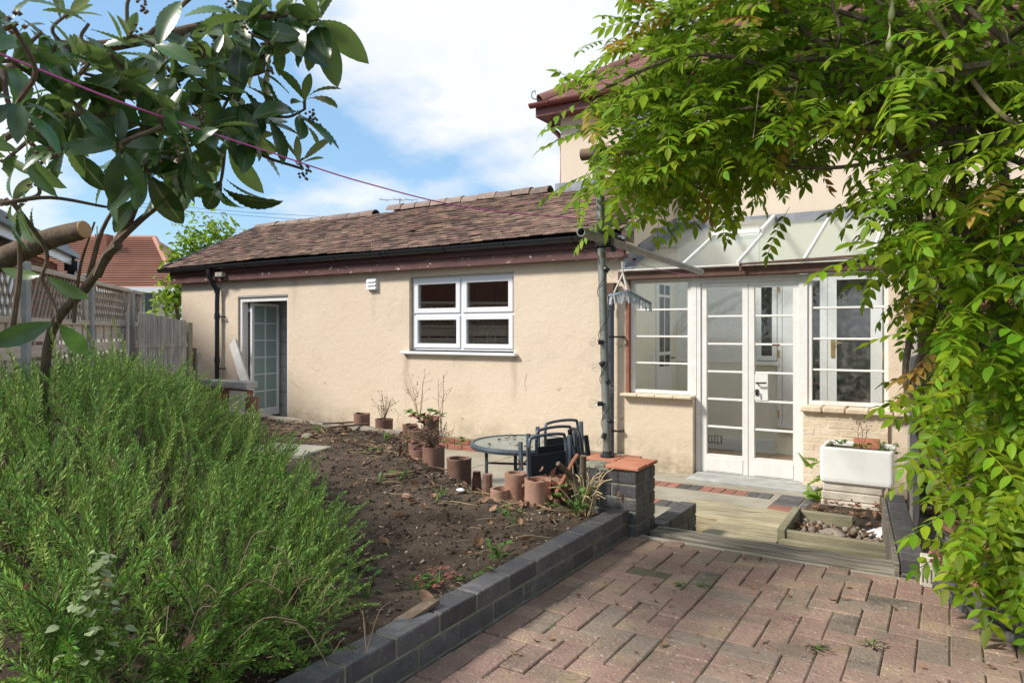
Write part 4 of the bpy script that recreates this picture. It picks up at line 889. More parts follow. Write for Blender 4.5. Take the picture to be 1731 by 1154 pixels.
# ------------------------------------------------------------------ fence on the left
FA = Vector((-7.79, 3.984, 0)); fdv = Vector((-.747, .665, 0)).normalized(); fn = Vector((-fdv.y, fdv.x, 0))      # along the fence, away from the camera
fn = fn if fn.dot(-FA) > 0 else -fn
FTOP, FMID, FBOT = 1.66, 1.20, .08
def fence_panel(s0, s1, label, front=True):
    p0, p1 = FA + fdv * s0, FA + fdv * s1
    root = thing('fence', label, 'fence', (p0 + p1) / 2 + Vector((0, 0, FBOT)), 'fence panels along the left boundary')
    def q(t, z, off=0): return p0 + (p1 - p0) * t + fn * off + Vector((0, 0, z))
    L = (p1 - p0).length; n = 7; H = (FMID - FBOT) / n
    for i in range(n):
        off = .014 if i % 2 else -.004
        z = FBOT + H * (i + .5); mk('slat', MB().bar(q(.005, z, off), q(.995, z, off), .012, H * (.97 if i % 2 == 0 else .62), ch=.002), 'slat_wood', root)
    nb_ = 5
    for i in range(nb_): mk('batten', MB().bar(q((i + .5) / nb_, FBOT, -.022), q((i + .5) / nb_, FMID, -.022), .03, .018, fn), 'slat_wood', root)
    for i in range(nb_): mk('batten', MB().bar(q((i + .5) / nb_, FBOT, .012), q((i + .5) / nb_, FMID, .012), .022, .010, fn), 'slat_wood', root)
    mk('rail', MB().bar(q(0, FMID + .02), q(1, FMID + .02), .05, .05, ch=.004), 'slat_wood', root); mk('rail', MB().bar(q(0, FTOP), q(1, FTOP), .06, .045, ch=.004), 'slat_wood', root)
    hh = FTOP - FMID - .06; k = int(L / .095); dt = hh / L * .62
    for sgn in (1, -1):
        for i in range(-3, k + 3):
            t0 = (i + .5) / k; t1 = t0 + sgn * dt; z0, z1 = FMID + .04, FTOP - .02
            lo, hi = min(t0, t1), max(t0, t1)
            if lo < 0 or hi > 1: continue
            mk('lattice_slat', MB().bar(q(t0, z0, .008 * sgn), q(t1, z1, .008 * sgn), .024, .009, fn), 'lattice_wood', root)
    mk('end_stile', MB().bar(q(.985, FMID, 0), q(.985, FTOP, 0), .03, .03, fn), 'slat_wood', root); mk('end_stile', MB().bar(q(.015, FMID, 0), q(.015, FTOP, 0), .03, .03, fn), 'slat_wood', root)
def fence_post(s, name, label, m, w, top):
    p = FA + fdv * s; a = math.atan2(fdv.y, fdv.x)
    mk(name, MB().box((p.x, p.y, (top - .43) / 2), (w, w, top + .43), Matrix.Rotation(a, 3, 'Z'), .008), m, label=label, cat='fence post')
fence_panel(.06, 1.76, 'trellis-topped fence panel between the concrete post and the wooden post')
fence_panel(-1.78, -.06, 'trellis-topped fence panel left of the concrete post, behind the leaning tree')
fence_panel(1.92, 2.50, 'narrow far trellis-topped fence panel beyond the wooden post')
fence_panel(-2.75, -1.93, 'trellis-topped fence panel cut by the left edge of the photo')
fence_post(0, 'concrete_post', 'pale concrete fence post rising above the trellis near the leaning tree stem', 'concrete_grey', .10, 1.74)
fence_post(1.84, 'wooden_post', 'weathered grey wooden fence post beside the stake screen', 'timber_grey', .11, 1.66)
fence_post(-1.84, 'concrete_post', 'pale concrete fence post at the left edge of the garden fence', 'concrete_grey', .10, 1.70)
pA, pB = at_depth(236, 560, 8.75), at_depth(312, 560, 9.6)
ss = thing('stake_screen', 'leaning screen of split grey chestnut stakes beside the house corner', 'screen', ((pA.x + pB.x) / 2, (pA.y + pB.y) / 2, PATH_Z))
for i in range(19):
    t = i / 18; p = pA.lerp(pB, t) + Vector((0, 0, 0)); top = 1.36 - .08 * t + uni(-.012, .012); r = .026 + uni(-.004, .003)
    mk('stake', MB().tube([(p.x + .05, p.y - .1, PATH_Z), (p.x + uni(-.01, .01), p.y, .5), (p.x + uni(-.01, .01), p.y, top)], [r, r, r * .9], 7), 'timber_grey', ss, smooth=True)
for z in (.2, .95): mk('tie_rail', MB().bar(Vector((pA.x, pA.y + .04, z)), Vector((pB.x, pB.y + .04, z)), .02, .05), 'timber_grey', ss)
mk('split_post', MB().tube([at_depth(214, 700, 8.4), at_depth(216, 560, 8.4), at_depth(215, 528, 8.4)], [.02, .02, .018], 6), 'timber_grey', label='thin upright stick propped against the wooden fence post', cat='stick')
pp = at_depth(319, 545, 9.75); mk('gate_post', MB().box((pp.x, pp.y, (pp.z - .4) / 2), (.075, .075, pp.z + .4), Matrix.Rotation(.3, 3, 'Z'), .006), 'timber_frame', label='greenish-brown post at the right end of the stake screen', cat='post')
for k, (px, top, lab) in enumerate(((327, 588, 'darker broken board end leaning at the house corner behind the coping'), (334, 596, 'short grey broken board end beside the outside tap'))):
    p = at_depth(px, top, 10.4); mk('broken_board', MB().bar((p.x - .06, p.y, -.3), p, .05, .09), 'timber_grey' if k else 'bark', label=lab, cat='board')
# coping wall by the back door
cw = thing('coping_wall', 'low red brick wall with grey concrete coping slabs near the open back door', 'brick wall', (-9.0, 6.45, PATH_Z))
brick_run(cw, (-9.85, 6.45), (-8.34, 6.45), PATH_Z, 9, m='brick_red')
for (x0, x1) in ((-9.95, -9.42), (-9.41, -8.95), (-8.94, -8.31)): mk('coping_slab', MB().span((x0, 6.36, .325), (x1 - .004, 6.56, .425), .012), 'concrete_grey', cw)
mk('render_patch', MB().span((-8.72, 6.385, -.05), (-8.345, 6.397, .29)), 'painted_stone', cw)
lp0, lp1 = on_wall(428, 690, 6.72), on_wall(394, 578, 7.16)
mk('leaning_plank', MB().bar(lp0, lp1, .15, .05, (0, -1, .3), ch=.006), 'white_wood', label='old white-painted plank leaning across the back door frame', cat='plank')

# ------------------------------------------------------------------ neighbour house on the left, far house, shrub
nh = thing('neighbour_house', 'neighbouring house at the left with brick base, white eaves board and black downpipe', 'house', (-15, 7, -.4))
C0 = at_depth(97, 460, 13.5); C0.z = 0; nd = Vector((-.806, .592, 0)); nn = Vector((.592, .806, 0))
def nq(s, off, z): return C0 - nd * s - nn * 0 + Vector((-.592, -.806, 0)) * off * -1 * -1 + Vector((0, 0, z))
ang = math.atan2(nd.y, nd.x)
def nbox(b, s0, s1, o0, o1, z0, z1):
    c = C0 - nd * ((s0 + s1) / 2) - Vector((nn.x, nn.y, 0)) * 0; n_out = Vector((.592, .806, 0))  # outward normal toward the garden
    c = c + n_out * (-(o0 + o1) / 2 if n_out.dot(-C0) > 0 else (o0 + o1) / 2)
    return b.box((c.x, c.y, (z0 + z1) / 2), (abs(s1 - s0), abs(o1 - o0), z1 - z0), Matrix.Rotation(ang, 3, 'Z'))
mk('wall', nbox(MB(), 0, 10, 0, 5, -.4, 2.42), 'brick_red', nh)
nbk = block_mesh('brick', (.20, .02, .06), .004)
for c in range(14):
    for i in range(10):
        nout = Vector((.592, .806, 0)); nout = nout if nout.dot(-C0) > 0 else -nout
        p = C0 - nd * (.12 + i * .215 + (.1 if c % 2 else 0)) + nout * .008; mk('brick', nbk, 'brick_red', nh, loc=(p.x, p.y, 1.4 + c * .073), rot=(0, 0, ang))
mk('fascia_board', nbox(MB(), -.25, 10, -.22, -.18, 2.42, 2.62), 'white_upvc', nh)
mk('gutter', nbox(MB(), -.3, 10, -.32, -.22, 2.56, 2.66), 'black_plastic', nh)
mk('lean_to_roof', nbox(MB(), -.3, 10, -.2, 1.2, 2.67, 2.78), 'lead', nh)
mk('upper_wall', nbox(MB(), .9, 5.5, 1.2, 5, 2.7, 4.4), 'white_wall_far', nh)
mk('corner_pipe', nbox(MB(), .75, .9, 1.1, 1.2, 2.7, 4.4), 'black_plastic', nh)
pq = C0 - nd * (-.2); mk('downpipe', nbox(MB(), -.28, -.14, -.26, -.14, -.4, 2.56), 'black_plastic', nh); mk('hopper', nbox(MB(), -.36, -.06, -.32, -.10, 2.30, 2.50), 'black_plastic', nh)
b = MB(); mk('window', nbox(MB(), 3, 4.5, -.03, .05, .9, 2.1), 'white_upvc', nh)

fh = thing('distant_house', 'distant bungalow with a broad red tiled roof and small chimney beyond the fence', 'house', at_depth(220, 560, 29))
FD = 29.0
def fq(px, py, d=FD): return at_depth(px, py, d)
e0, e1, r0, r1 = fq(20, 486), fq(301, 486), fq(60, 403, FD + 4), fq(262, 403, FD + 4)
bk = (r0 - e0); back = Vector((bk.x, bk.y, 0)); ddir = ray(865, 560); ddir.z = 0
e2, e3 = e1 + ddir * 8, e0 + ddir * 8
mk('roof', MB().add([e0, e1, r1, r0, e2, e3], [(0, 1, 2, 3), (1, 4, 2), (4, 5, 3, 2), (5, 0, 3)]), 'roof_far', fh)
n_ = 22
for i in range(1, n_):      # courses of tiles stand proud as lapped rows
    t = i / n_; a_, b_ = e0.lerp(r0, t), e1.lerp(r1, t); mk('tile_course', MB().bar(a_ + Vector((0, 0, .03)) - ddir * .02, b_ + Vector((0, 0, .03)) - ddir * .02, .10, .05), 'roof_far', fh)
mk('ridge', MB().tube([r0, r1], .14, 6).tube([r1, e1 + Vector((0, 0, .05))], .14, 6), 'roof_far', fh)
w0, w1 = fq(60, 488, FD + .5), fq(298, 488, FD + .5); 
mk('wall', MB().bar(Vector((w0.x, w0.y, .7)) + ddir * .2, Vector((w1.x, w1.y, .7)) + ddir * .2, .3, 4.2), 'cream_far', fh)
mk('fascia_board', MB().bar(e0 - Vector((0, 0, .1)), e1 - Vector((0, 0, .1)), .1, .22), 'white_upvc', fh)
for (x0, x1) in ((227, 259),):
    a, c = fq(x0, 508, FD + .3), fq(x1, 508, FD + .3); ww = mk('window', MB().bar(a, c, .1, 1.15), 'white_upvc', fh)
    for (u, v_) in ((229, 241), (245, 257)): mk('pane', MB().bar(fq(u, 509, FD + .2), fq(v_, 509, FD + .2), .04, .9), 'dark_glass', ww)
mk('burglar_alarm', MB().bar(fq(273, 504, FD + .2), fq(278, 504, FD + .2), .1, .13), 'straw', fh)
ch0 = fq(176, 425, FD + 2.6); mk('chimney', MB().box((ch0.x, ch0.y, ch0.z + .1), (.52, .52, 1.3), Matrix.Rotation(YAW, 3, 'Z')), 'brick_red', fh)
mk('mast', MB().tube([fq(164, 400, FD + 2), fq(164, 382, FD + 2)], .03, 4), 'steel', fh)
for k, (ya, yb) in enumerate(((356, 368), (362, 377))): mk('power_line', MB().tube([at_depth(200, ya - 15, 40), at_depth(420, ya + 3, 40), at_depth(640, yb + 4, 40)], .012, 4), 'steel_black', label=('upper' if k == 0 else 'lower') + ' of the thin black cables crossing the sky above the roof ridge', cat='cable')

# ------------------------------------------------------------------ foliage helpers
def leaf_tmpl(L=1.0, W=.36, nx=6, fold=.12, arch=.25, ripple=0.0, wpow=.8, serr=0, blunt=.85):
    v = []; f = []
    for i in range(nx + 1):
        t = i / nx; w = W * .5 * math.sin(math.pi * min(1, max(0, t)) ** wpow) ** blunt + .002
        if serr and i % 2: w *= 1 + serr
        rz = (1 if i % 2 else -1) * ripple
        for j in (-1, -.5, 0, .5, 1) if ripple else (-1, 0, 1):
            z = -arch * t * t + abs(j) * w * fold * 2 + (rz * abs(j) if ripple else 0); v.append((t * L, j * w, z))
    k = 5 if ripple else 3
    for i in range(nx):
        for j in range(k - 1): f.append((i * k + j, (i + 1) * k + j, (i + 1) * k + j + 1, i * k + j + 1))
    return v, f
def mesh_of(name, t, smooth=True):
    m = bpy.data.meshes.new(name); m.from_pydata(t[0], [], t[1]); m.polygons.foreach_set('use_smooth', [smooth] * len(m.polygons)); m.update(); return m

# bright shrub behind the far end of the extension
sh = thing('garden_shrub', 'bright yellow-green shrub behind the far end of the long extension', 'shrub', at_depth(330, 560, 15.5) * 1)
lt = leaf_tmpl(1, .5, 4, .15, .2); ms = []
for (px, py, r, n) in ((345, 408, .55, 420), (315, 425, .35, 160), (375, 395, .35, 160), (300, 470, .3, 130), (293, 500, .35, 200), (290, 520, .4, 160), (300, 440, .28, 120)):
    c = at_depth(px, py, 15.0)
    for _ in range(n):
        p = c + Vector((random.gauss(0, 1), random.gauss(0, 1), random.gauss(0, 1))) * r * .5; d = Vector((random.gauss(0, 1), random.gauss(0, 1), random.gauss(-.2, .6)))
        ms.append(basis(d, (random.gauss(0, .5), random.gauss(0, .5), 1), p, uni(.09, .17)))
for mx in ms[:120]: pass
mk('foliage', join('foliage', lt, ms), 'shrub_leaf', sh, kind='stuff')
g0 = at_depth(325, 560, 15.0); mk('stem', MB().tube(spline([(g0.x, g0.y, -.4), (g0.x + .1, g0.y, 1.2), at_depth(345, 420, 15.0)], 4), .05, 6).tube([(g0.x, g0.y, -.4), at_depth(295, 500, 15.0)], .04, 5), 'bark', sh)

# ------------------------------------------------------------------ pergola pole, lights, line
pole_b = on_level(1023, 772, .385); PB = Vector((-1.735, 3.862, .383)); PTOP = Vector((-1.782, 3.85, 2.19))
pg = thing('pergola_pole', 'upright grey steel scaffold pole standing on the tiled brick pillar', 'pole', PB)
mk('tube', MB().tube([PB, PTOP], .025, 14), 'steel', pg, smooth=True)
mk('base_collar', MB().lathe([(.042, 0), (.042, .012), (.030, .02), (.028, .035)], PB, 14), 'steel_black', pg)
mk('top_clamp', MB().lathe([(.034, -.05), (.04, -.04), (.04, .03), (.034, .04)], PTOP, 12), 'steel_black', pg)
XM = PB.lerp(PTOP, (1.67 - PB.z) / (PTOP.z - PB.z))
ca, cb2 = Vector((XM.x + .035, 3.44, 1.67)), Vector((-1.955, 6.30, 1.665)); ca = Vector((-1.752, 3.442, 1.67))
dirc = (cb2 - ca).normalized(); offv = Vector((.05, 0, 0))
def hollow(b, a, c, r, th=.004, n=16):
    a, c = Vector(a), Vector(c); ax = (c - a); L = ax.length
    return b.lathe([(r - th, L), (r, L), (r, 0), (r - th, 0), (r - th, L * .5)][::-1], a, n, ax)
xb = MB(); u_ = dirc.orthogonal().normalized(); w_ = dirc.cross(u_); n = 16; vs = []
for (p, rr) in ((ca, .020), (ca, .025), (cb2, .025), (cb2, .020)):
    for j in range(n): a = 2 * math.pi * j / n; vs.append(p + offv * 1 + (u_ * math.cos(a) + w_ * math.sin(a)) * rr)
ring = [(i * n + j, i * n + (j + 1) % n, ((i + 1) % 4) * n + (j + 1) % n, ((i + 1) % 4) * n + j) for i in range(4) for j in range(n)]
xbar = mk('cross_tube', xb.add(vs, ring), 'steel', smooth=False, label='horizontal hollow steel tube clamped to the pole and reaching to the lean-to', cat='tube')
mk('clamp', MB().box((XM.x + .02, XM.y, 1.67), (.10, .07, .09), None, .012).tube([(XM.x - .03, XM.y - .05, 1.69), (XM.x + .09, XM.y - .05, 1.69)], .010, 6), 'steel_black', pg)
for k, dz in enumerate((.05, .075)): mk('wood_strut', MB().bar((-1.80, 3.78 + .02 * k, 1.67 + dz), (-1.66, 3.98, 1.70 + dz + .05), .03, .022), 'timber_grey', label=('lower' if k == 0 else 'upper') + ' of the two short grey wood battens wedged at the pole clamp', cat='batten')
wp = thing('pergola_beam', 'rough brown horizontal pergola pole carrying the vine above the patio', 'beam', (-1.0, 3.87, 2.2))
mk('log', MB().tube(spline([(-1.90, 3.855, 2.20), (-1.2, 3.88, 2.205), (-.4, 3.86, 2.22), (.6, 3.88, 2.2)], 6), .036, 10), 'rusty_pole', wp, smooth=True)
mk('pergola_beam', MB().tube([(-.2, 3.6, 2.26), (-.25, 8.85, 2.45)], .035, 8), 'rusty_pole', label='second brown pergola pole running back to the house wall inside the vine', cat='beam')
# string lights
sl = thing('string_lights', 'string of clear bulbs on black cable wound round the steel pole', 'string lights', PB)
wire = []
for i in range(90):
    t = i / 89; p = PB.lerp(PTOP, .03 + .72 * t); a = t * 2 * math.pi * 5; wire.append(p + Vector((math.cos(a), math.sin(a), 0)) * .032)
mk('cable', MB().tube(wire, .0022, 5), 'black_plastic', sl)
D0 = 4.17
for (px, py, sx, sy) in ((1037, 434, 0, -12), (1036, 462, -10, -6), (1003, 578, 12, 0), (1007, 621, 10, -6), (1034, 656, -5, -9), (1002, 682, 11, 0), (1045, 711, -12, 0), (1016, 748, 4, -10)):
    c = at_depth(px, py, D0); sck = at_depth(px + sx, py + sy, D0); ax = (sck - c).normalized()
    bl = mk('bulb', MB().lathe([(0, -.026), (.013, -.0225), (.0225, -.013), (.026, 0), (.0225, .013), (.015, .024), (.012, .03)], c, 12, ax), 'bulb_glass', sl, smooth=True)
    mk('socket', MB().lathe([(.013, .028), (.015, .03), (.014, .055), (.008, .062)], c, 10, ax), 'black_plastic', bl); mk('filament', MB().tube([c - ax * .008 + Vector((.004, 0, 0)), c + ax * .012, c - ax * .006 - Vector((.004, 0, 0))], .0012, 4), 'brass', bl)
    mk('lead', MB().tube([c + ax * .06, c + ax * .06 + (Vector((PB.x, PB.y, c.z)) - c) * .25], .0018, 4), 'black_plastic', bl)
# washing line
wpts = [at_depth(-40, 75, 1.75), at_depth(60, 115, 1.95), at_depth(224, 180, 2.25), at_depth(440, 252, 2.75), at_depth(620, 310, 3.2), at_depth(800, 352, 3.7), Vector((XM.x, XM.y - .03, 1.79))]
mk('washing_line', MB().tube(spline(wpts, 8), .0034, 6), 'pink_cord', label='thin pink washing line stretched from the upper left to the steel pole', cat='washing line')
mk('pink_string', MB().tube(spline([XM + Vector((.0, -.02, .10)), XM + Vector((.06, .05, -.02)), ca.lerp(cb2, .35) + Vector((.1, 0, -.10)), ca.lerp(cb2, .9) + Vector((.05, 0, -.06))], 6), .002, 5), 'pink_cord', label='short pink string hanging along the horizontal tube', cat='string')
# peg hanger
best = min((abs((SY * 0) + (CX + FPX * ((CY * q.x + SY * q.y) / (-SY * q.x + CY * q.y))) - 1053), i) for i, q in ((i, ca.lerp(cb2, i / 200) + offv) for i in range(200)))[1]
HP = ca.lerp(cb2, best / 200) + offv; dH = -SY * HP.x + CY * HP.y
ph = thing('peg_hanger', 'small folding blue-grey peg hanger with clear pegs hung below the steel tube', 'peg hanger', HP)
mk('hook', MB().tube([HP + Vector((0, 0, .02)), HP + Vector((.01, 0, -.05)), HP + Vector((-.01, 0, -.075)), HP + Vector((.004, 0, -.09))], .005, 6), 'rust', ph)
def hp(px, py, k=0): return at_depth(px, py, dH + k)
mk('cord', MB().tube([hp(1052, 442), hp(1053, 462)], .006, 6).tube([hp(1053, 462), hp(1038, 495, -.05)], .006, 6).tube([hp(1053, 462), hp(1060, 490, -.05)], .006, 6).tube([hp(1053, 462), hp(1066, 492, .05)], .005, 6), 'rope', ph)
fr_ = [hp(1030, 499, -.10), hp(1061, 492, -.16), hp(1100, 513, .0), hp(1066, 497, .16)]
mk('frame', MB().bar(fr_[0], fr_[1], .012, .012).bar(fr_[1], fr_[2], .016, .014).bar(fr_[2], fr_[3], .012, .012).bar(fr_[3], fr_[0], .012, .012).bar(fr_[1], fr_[3], .012, .012), 'hanger_blue', ph)
pm = MB().box((0, 0, -.03), (.010, .005, .06)).box((.007, 0, -.028), (.006, .006, .05), Matrix.Rotation(R(8), 3, 'Y')); pmm = pm.mesh('peg')
for (a, c, n_) in ((0, 1, 6), (1, 2, 9), (2, 3, 4), (3, 0, 4)):
    for i in range(n_):
        p = fr_[a].lerp(fr_[c], (i + .5) / n_); mk('peg', pmm, 'peg', ph, loc=p, rot=(uni(-.2, .2), uni(-.25, .25), uni(0, 3)))

# ------------------------------------------------------------------ table, chairs
TC = Vector((-2.98, 4.96, PATH_Z)); TZ = .215
tb_ = thing('garden_table', 'round glass-topped patio table with grey metal rim behind the clay pots', 'table', TC)
mk('glass_top', MB().lathe([(0, TZ - .005), (.405, TZ - .005), (.405, TZ + .002), (0, TZ + .0025)], (TC.x, TC.y, 0), 48), 'table_glass', tb_)
mk('rim', MB().lathe([(.40, TZ - .030), (.43, TZ - .030), (.435, TZ - .01), (.43, TZ + .008), (.408, TZ + .010), (.406, TZ - .0052), (.40, TZ - .0052)], (TC.x, TC.y, 0), 48), 'chair_grey', tb_, smooth=False)
for a in (20, 110, 200, 290):
    d = Vector((math.cos(R(a)), math.sin(R(a)), 0)); mk('leg', MB().tube([TC + d * .31, TC + d * .31 + Vector((0, 0, TZ - TC.z - .03))], .014, 8), 'chair_grey', tb_, smooth=True)
mk('brace', MB().tube([TC + Vector((.29, .11, .40)), TC + Vector((-.29, -.11, .40))], .010, 6).tube([TC + Vector((-.11, .29, .40)), TC + Vector((.11, -.29, .40))], .010, 6), 'chair_grey', tb_)
scatter('leaf_litter', curl, 'dead_leaf', 26, lambda: TC + Vector((uni(-.25, .25), uni(-.25, .25), TZ - TC.z + .006)), (.02, .055), None, .3, True, 'dry leaves scattered on the glass table top')
def chair(base, width_dir, lean, h, label, fm='chair_grey', w=.46):
    root = thing('folding_chair', label, 'folding chair', base, 'folded garden chairs by the pillar')
    u = Vector(width_dir).normalized(); up = (Vector((0, 0, 1)) + Vector(lean)).normalized(); nrm = u.cross(up).normalized()
    def P(a, z, o=0): return Vector(base) + u * a + up * z + nrm * o
    r = .011
    top = spline([P(-w / 2 + .06, h - .32), P(-w / 2 + .06, h - .05), P(-w / 2 + .11, h), P(w / 2 - .11, h), P(w / 2 - .06, h - .05), P(w / 2 - .06, h - .32)], 6)
    mk('back_frame', MB().tube(top, r, 8), fm, root, smooth=True)
    mk('back_sling', MB().bar(P(0, h - .40), P(0, h - .12), w - .13, .006, nrm), 'sling', root)
    mk('seat_sling', MB().bar(P(0, h - .82, .03), P(0, h - .36, .03), w - .10, .006, nrm), 'sling', root)
    for sg in (-1, 1):
        mk('leg', MB().bar(P(sg * w / 2, .0, -.02), P(sg * w / 2, h - .02, -.02), .032, .018, u, ch=.003), fm, root)
        mk('leg', MB().bar(P(sg * (w / 2 - .035), .0, .04), P(sg * (w / 2 - .035), h - .25, .04), .025, .016, u, ch=.003), fm, root)
    mk('seat_frame', MB().tube([P(-w / 2 + .03, h - .82, .03), P(-w / 2 + .03, h - .36, .03)], r, 6).tube([P(w / 2 - .03, h - .82, .03), P(w / 2 - .03, h - .36, .03)], r, 6).tube([P(-w / 2 + .03, h - .82, .03), P(w / 2 - .03, h - .82, .03)], r, 6), fm, root)
    return root
wd = (.30, .955, 0); c1 = at_depth(932, 560, 4.78)
chair((c1.x, c1.y, PATH_Z), wd, (-.05, .02, 0), .78, 'nearest folded chair with grey frame and black sling behind the clay pots')
c2 = at_depth(940, 560, 4.98); chair((c2.x, c2.y, PATH_Z), wd, (-.03, .02, 0), .805, 'middle folded grey chair leaning in the stack against the table')
c3 = at_depth(955, 560, 5.25); chair((c3.x, c3.y, PATH_Z), wd, (-.06, .05, 0), .815, 'rearmost folded grey chair at the back of the stack, against the cream wall')
c4 = at_depth(985, 560, 5.0); chair((c4.x + .05, c4.y, PATH_Z), (.75, -.66, 0), (-.12, -.05, 0), .80, 'dark folded chair seen edge-on next to the steel pole', 'chair_black', .30)

# ------------------------------------------------------------------ clay pots edging the bed
def pot(px, py_base, r, h, label, m='terracotta', fill=True, z0=.10, d=None, tilt=0, seg=30):
    p = on_level(px, py_base, z0) if d is None else Vector((d[0], d[1], z0)); th = .016
    t = thing('clay_pot', label, 'clay pot', p, 'old clay pipes and pots round the soil bed')
    prof = [(r, -.10), (r * 1.0, h - .02), (r * 1.03, h - .008), (r * 1.02, h), (r - th, h), (r - th, h - .05), (r - th, h - .12)]
    b = MB().lathe(prof, (0, 0, 0), seg); b.v = [(x_, y_, z_ + (.012 * mnoise.noise(Vector((x_ * 22 + px, y_ * 22 + p.x * 9, 1))) if z_ > h - .03 else 0)) for x_, y_, z_ in b.v]; b.v = [tuple(Matrix.Rotation(tilt, 3, 'X') @ Vector(v) + p) for v in b.v]; mk('body', b, m, t, smooth=True)
    if fill: mk('soil_fill', MB().lathe([(r - th - .001, h - .10), (r - th - .001, h - .075), (0, h - .05)], p, 12), 'soil', t)
    return p
POTLAB = 'upright reddish-brown clay pipe in the close row edging the back of the soil bed'
row = [(-4.50, 5.34), (-4.36, 5.26), (-4.24, 5.15), (-4.13, 5.03), (-4.02, 4.90), (-3.92, 4.77), (-3.82, 4.64), (-3.71, 4.51), (-3.58, 4.38)]
for (x, y), o_ in zip(row, ('first', 'second', 'third', 'fourth', 'fifth', 'sixth', 'seventh', 'eighth', 'ninth')): pot(0, 0, .075 + uni(-.006, .006), .15 + uni(-.035, .02), o_ + ' clay pipe from the wall in the close row edging the bed', z0=.06, d=(x, y), tilt=uni(-.05, .05))
big = pot(0, 0, .088, .17, 'wide round clay pipe with dead moss, at the near end of the pipe row', z0=.05, d=(-3.0, 4.10))
pot(0, 0, .085, .19, 'clay pipe with dry red stems hanging over it, in the middle of the row', z0=.06, d=(-3.36, 4.26))
pA_ = pot(872, 838, .068, .145, 'left of the two pale clay pots standing in front of the folded chairs', 'clay_pale', z0=.12)
pB_ = pot(909, 848, .078, .135, 'right of the two pale clay pots, with dry leaves heaped against it', 'clay_pale', z0=.12)
pot(846, 838, .062, .045, 'low sunken clay ring left of the two pale pots', 'clay_pale', z0=.125)
pot(945, 838, .06, .12, 'clay pot half hidden under dry leaves beside the brick pillar', 'clay_pale', z0=.11)
pot(608, 726, .085, .16, 'single clay pipe standing alone against the cream wall below the window', z0=.10, d=(-5.30, 5.50))
pot(661, 726, .09, .13, 'clay pipe holding a dry brown seedling, left of the pipe row', z0=.10, d=(-4.95, 5.46))
pot(733, 740, .075, .20, 'dark clay pipe standing upright behind the row, next to the wall', z0=.10, d=(-4.30, 5.42))
pot(0, 0, .085, .16, 'clay pot at the foot of the leaning white plank by the back door', z0=.08, d=(-8.05, 6.25), fill=False)
for k, (px, py, hh, lab) in enumerate(((806, 828, .12, 'narrow broken shard of clay pipe standing in the bed near the table leg'), (824, 832, .115, 'broad flared broken clay pipe end standing near the table leg'))):
    p = on_level(px, py, .12); b = MB().lathe([(.03 + .01 * k, -.05), (.03, hh * .5), (.024 + .008 * k, hh)], p, 10); b.f = [f for i, f in enumerate(b.f) if i % 10 < 6 or k]; mk('pot_shard', b, 'terracotta', label=lab, cat='pot shard')
# edging log, slabs, stones
mk('edging_log', MB().tube(spline([(-8.2, 5.75, .12), (-7.2, 5.50, .12), (-6.3, 5.42, .115), (-5.3, 5.38, .11), (-4.6, 5.33, .10)], 6), [.045 + .006 * math.sin(i * 1.7) for i in range(25)], 9), 'timber_old', label='long bleached log laid along the back edge of the soil bed', cat='log', smooth=True)
q = on_level(500, 765, .13); mk('slab', MB().box((q.x - .1, q.y, .135), (.62, .42, .05), Matrix.Rotation(.25, 3, 'Z'), .012), 'concrete', label='pale flat paving slab lying on the soil at the edge of the rosemary', cat='slab')
for (px, py, r, m, lab) in ((578, 722, .05, 'terracotta', 'rounded reddish stone lying by the back log'), (520, 738, .06, 'pebble', 'flat pale brown stone near the rosemary and back log'), (779, 828, .022, 'cloth_white', 'small white stone among litter left of the clay pots'), (688, 838, .03, 'clay_pale', 'flat pinkish stone chip in the middle of the bed')):
    p = on_level(px, py, .13); mk('stone', ico(r, px, (1.3, .9, .6)), m, loc=p, smooth=True, label=lab, cat='stone')
for k, (a, c, lab) in enumerate((((545, 716), (618, 712), 'thin brown stick lying on the log at the back of the bed'), ((556, 722), (622, 716), 'second brown stick lying just below it on the back log'))):
    mk('stick', MB().bar(on_level(*a, .16), on_level(*c, .17), .03, .015), 'bark', label=lab, cat='stick')
mk('root', MB().tube(spline([on_level(650, 803, .12), on_level(690, 798, .15), on_level(730, 790, .14), on_level(762, 795, .12)], 5), taper(.014, .006, 16), 6), 'twig', label='twisted pale root lying on the soil before the pipe row', cat='root')
mk('bark_piece', MB().bar(on_level(655, 1065, .13), on_level(735, 1013, .17), .05, .012), 'bark', label='strip of reddish bark lying along the inside of the brick kerb', cat='bark')
mk('stalk', MB().tube(spline([on_level(672, 778, .12), on_level(676, 765, .14), at_depth(677, 752, 5.0)], 3), .01, 6), 'bark', label='short broken brown stump sticking up in the soil', cat='stump')
def bedpick(zoff=.006):
    while True:
        x, y = uni(-7.6, -1.63), uni(.9, 5.4)
        if inside(x, y, BED): return Vector((x, y, soil_z(x, y) + zoff))
def bedpick2():
    while True:
        p = bedpick(.012); e = edge_dist(p.x, p.y, BED[2:10])
        if random.random() < math.exp(-e * 3.2) + .05: return p
scatter('soil_crumbs', peb, 'soil', 5200, lambda: bedpick(.0), (.008, .035), None, .6, False, 'loose crumbs of dark soil on the bed')
scatter('bark_chips', chip, 'chip', 3400, bedpick, (.005, .024), None, .35, False, 'small bark and straw chips strewn on the soil')
scatter('gravel', peb, 'pebble', 420, bedpick, (.006, .02), None, .4, True, 'little pale stones strewn on the soil')
scatter('leaf_litter', curl, 'dead_leaf', 420, bedpick2, (.02, .07), None, .6, True, 'dry brown leaves along the edges of the soil bed')
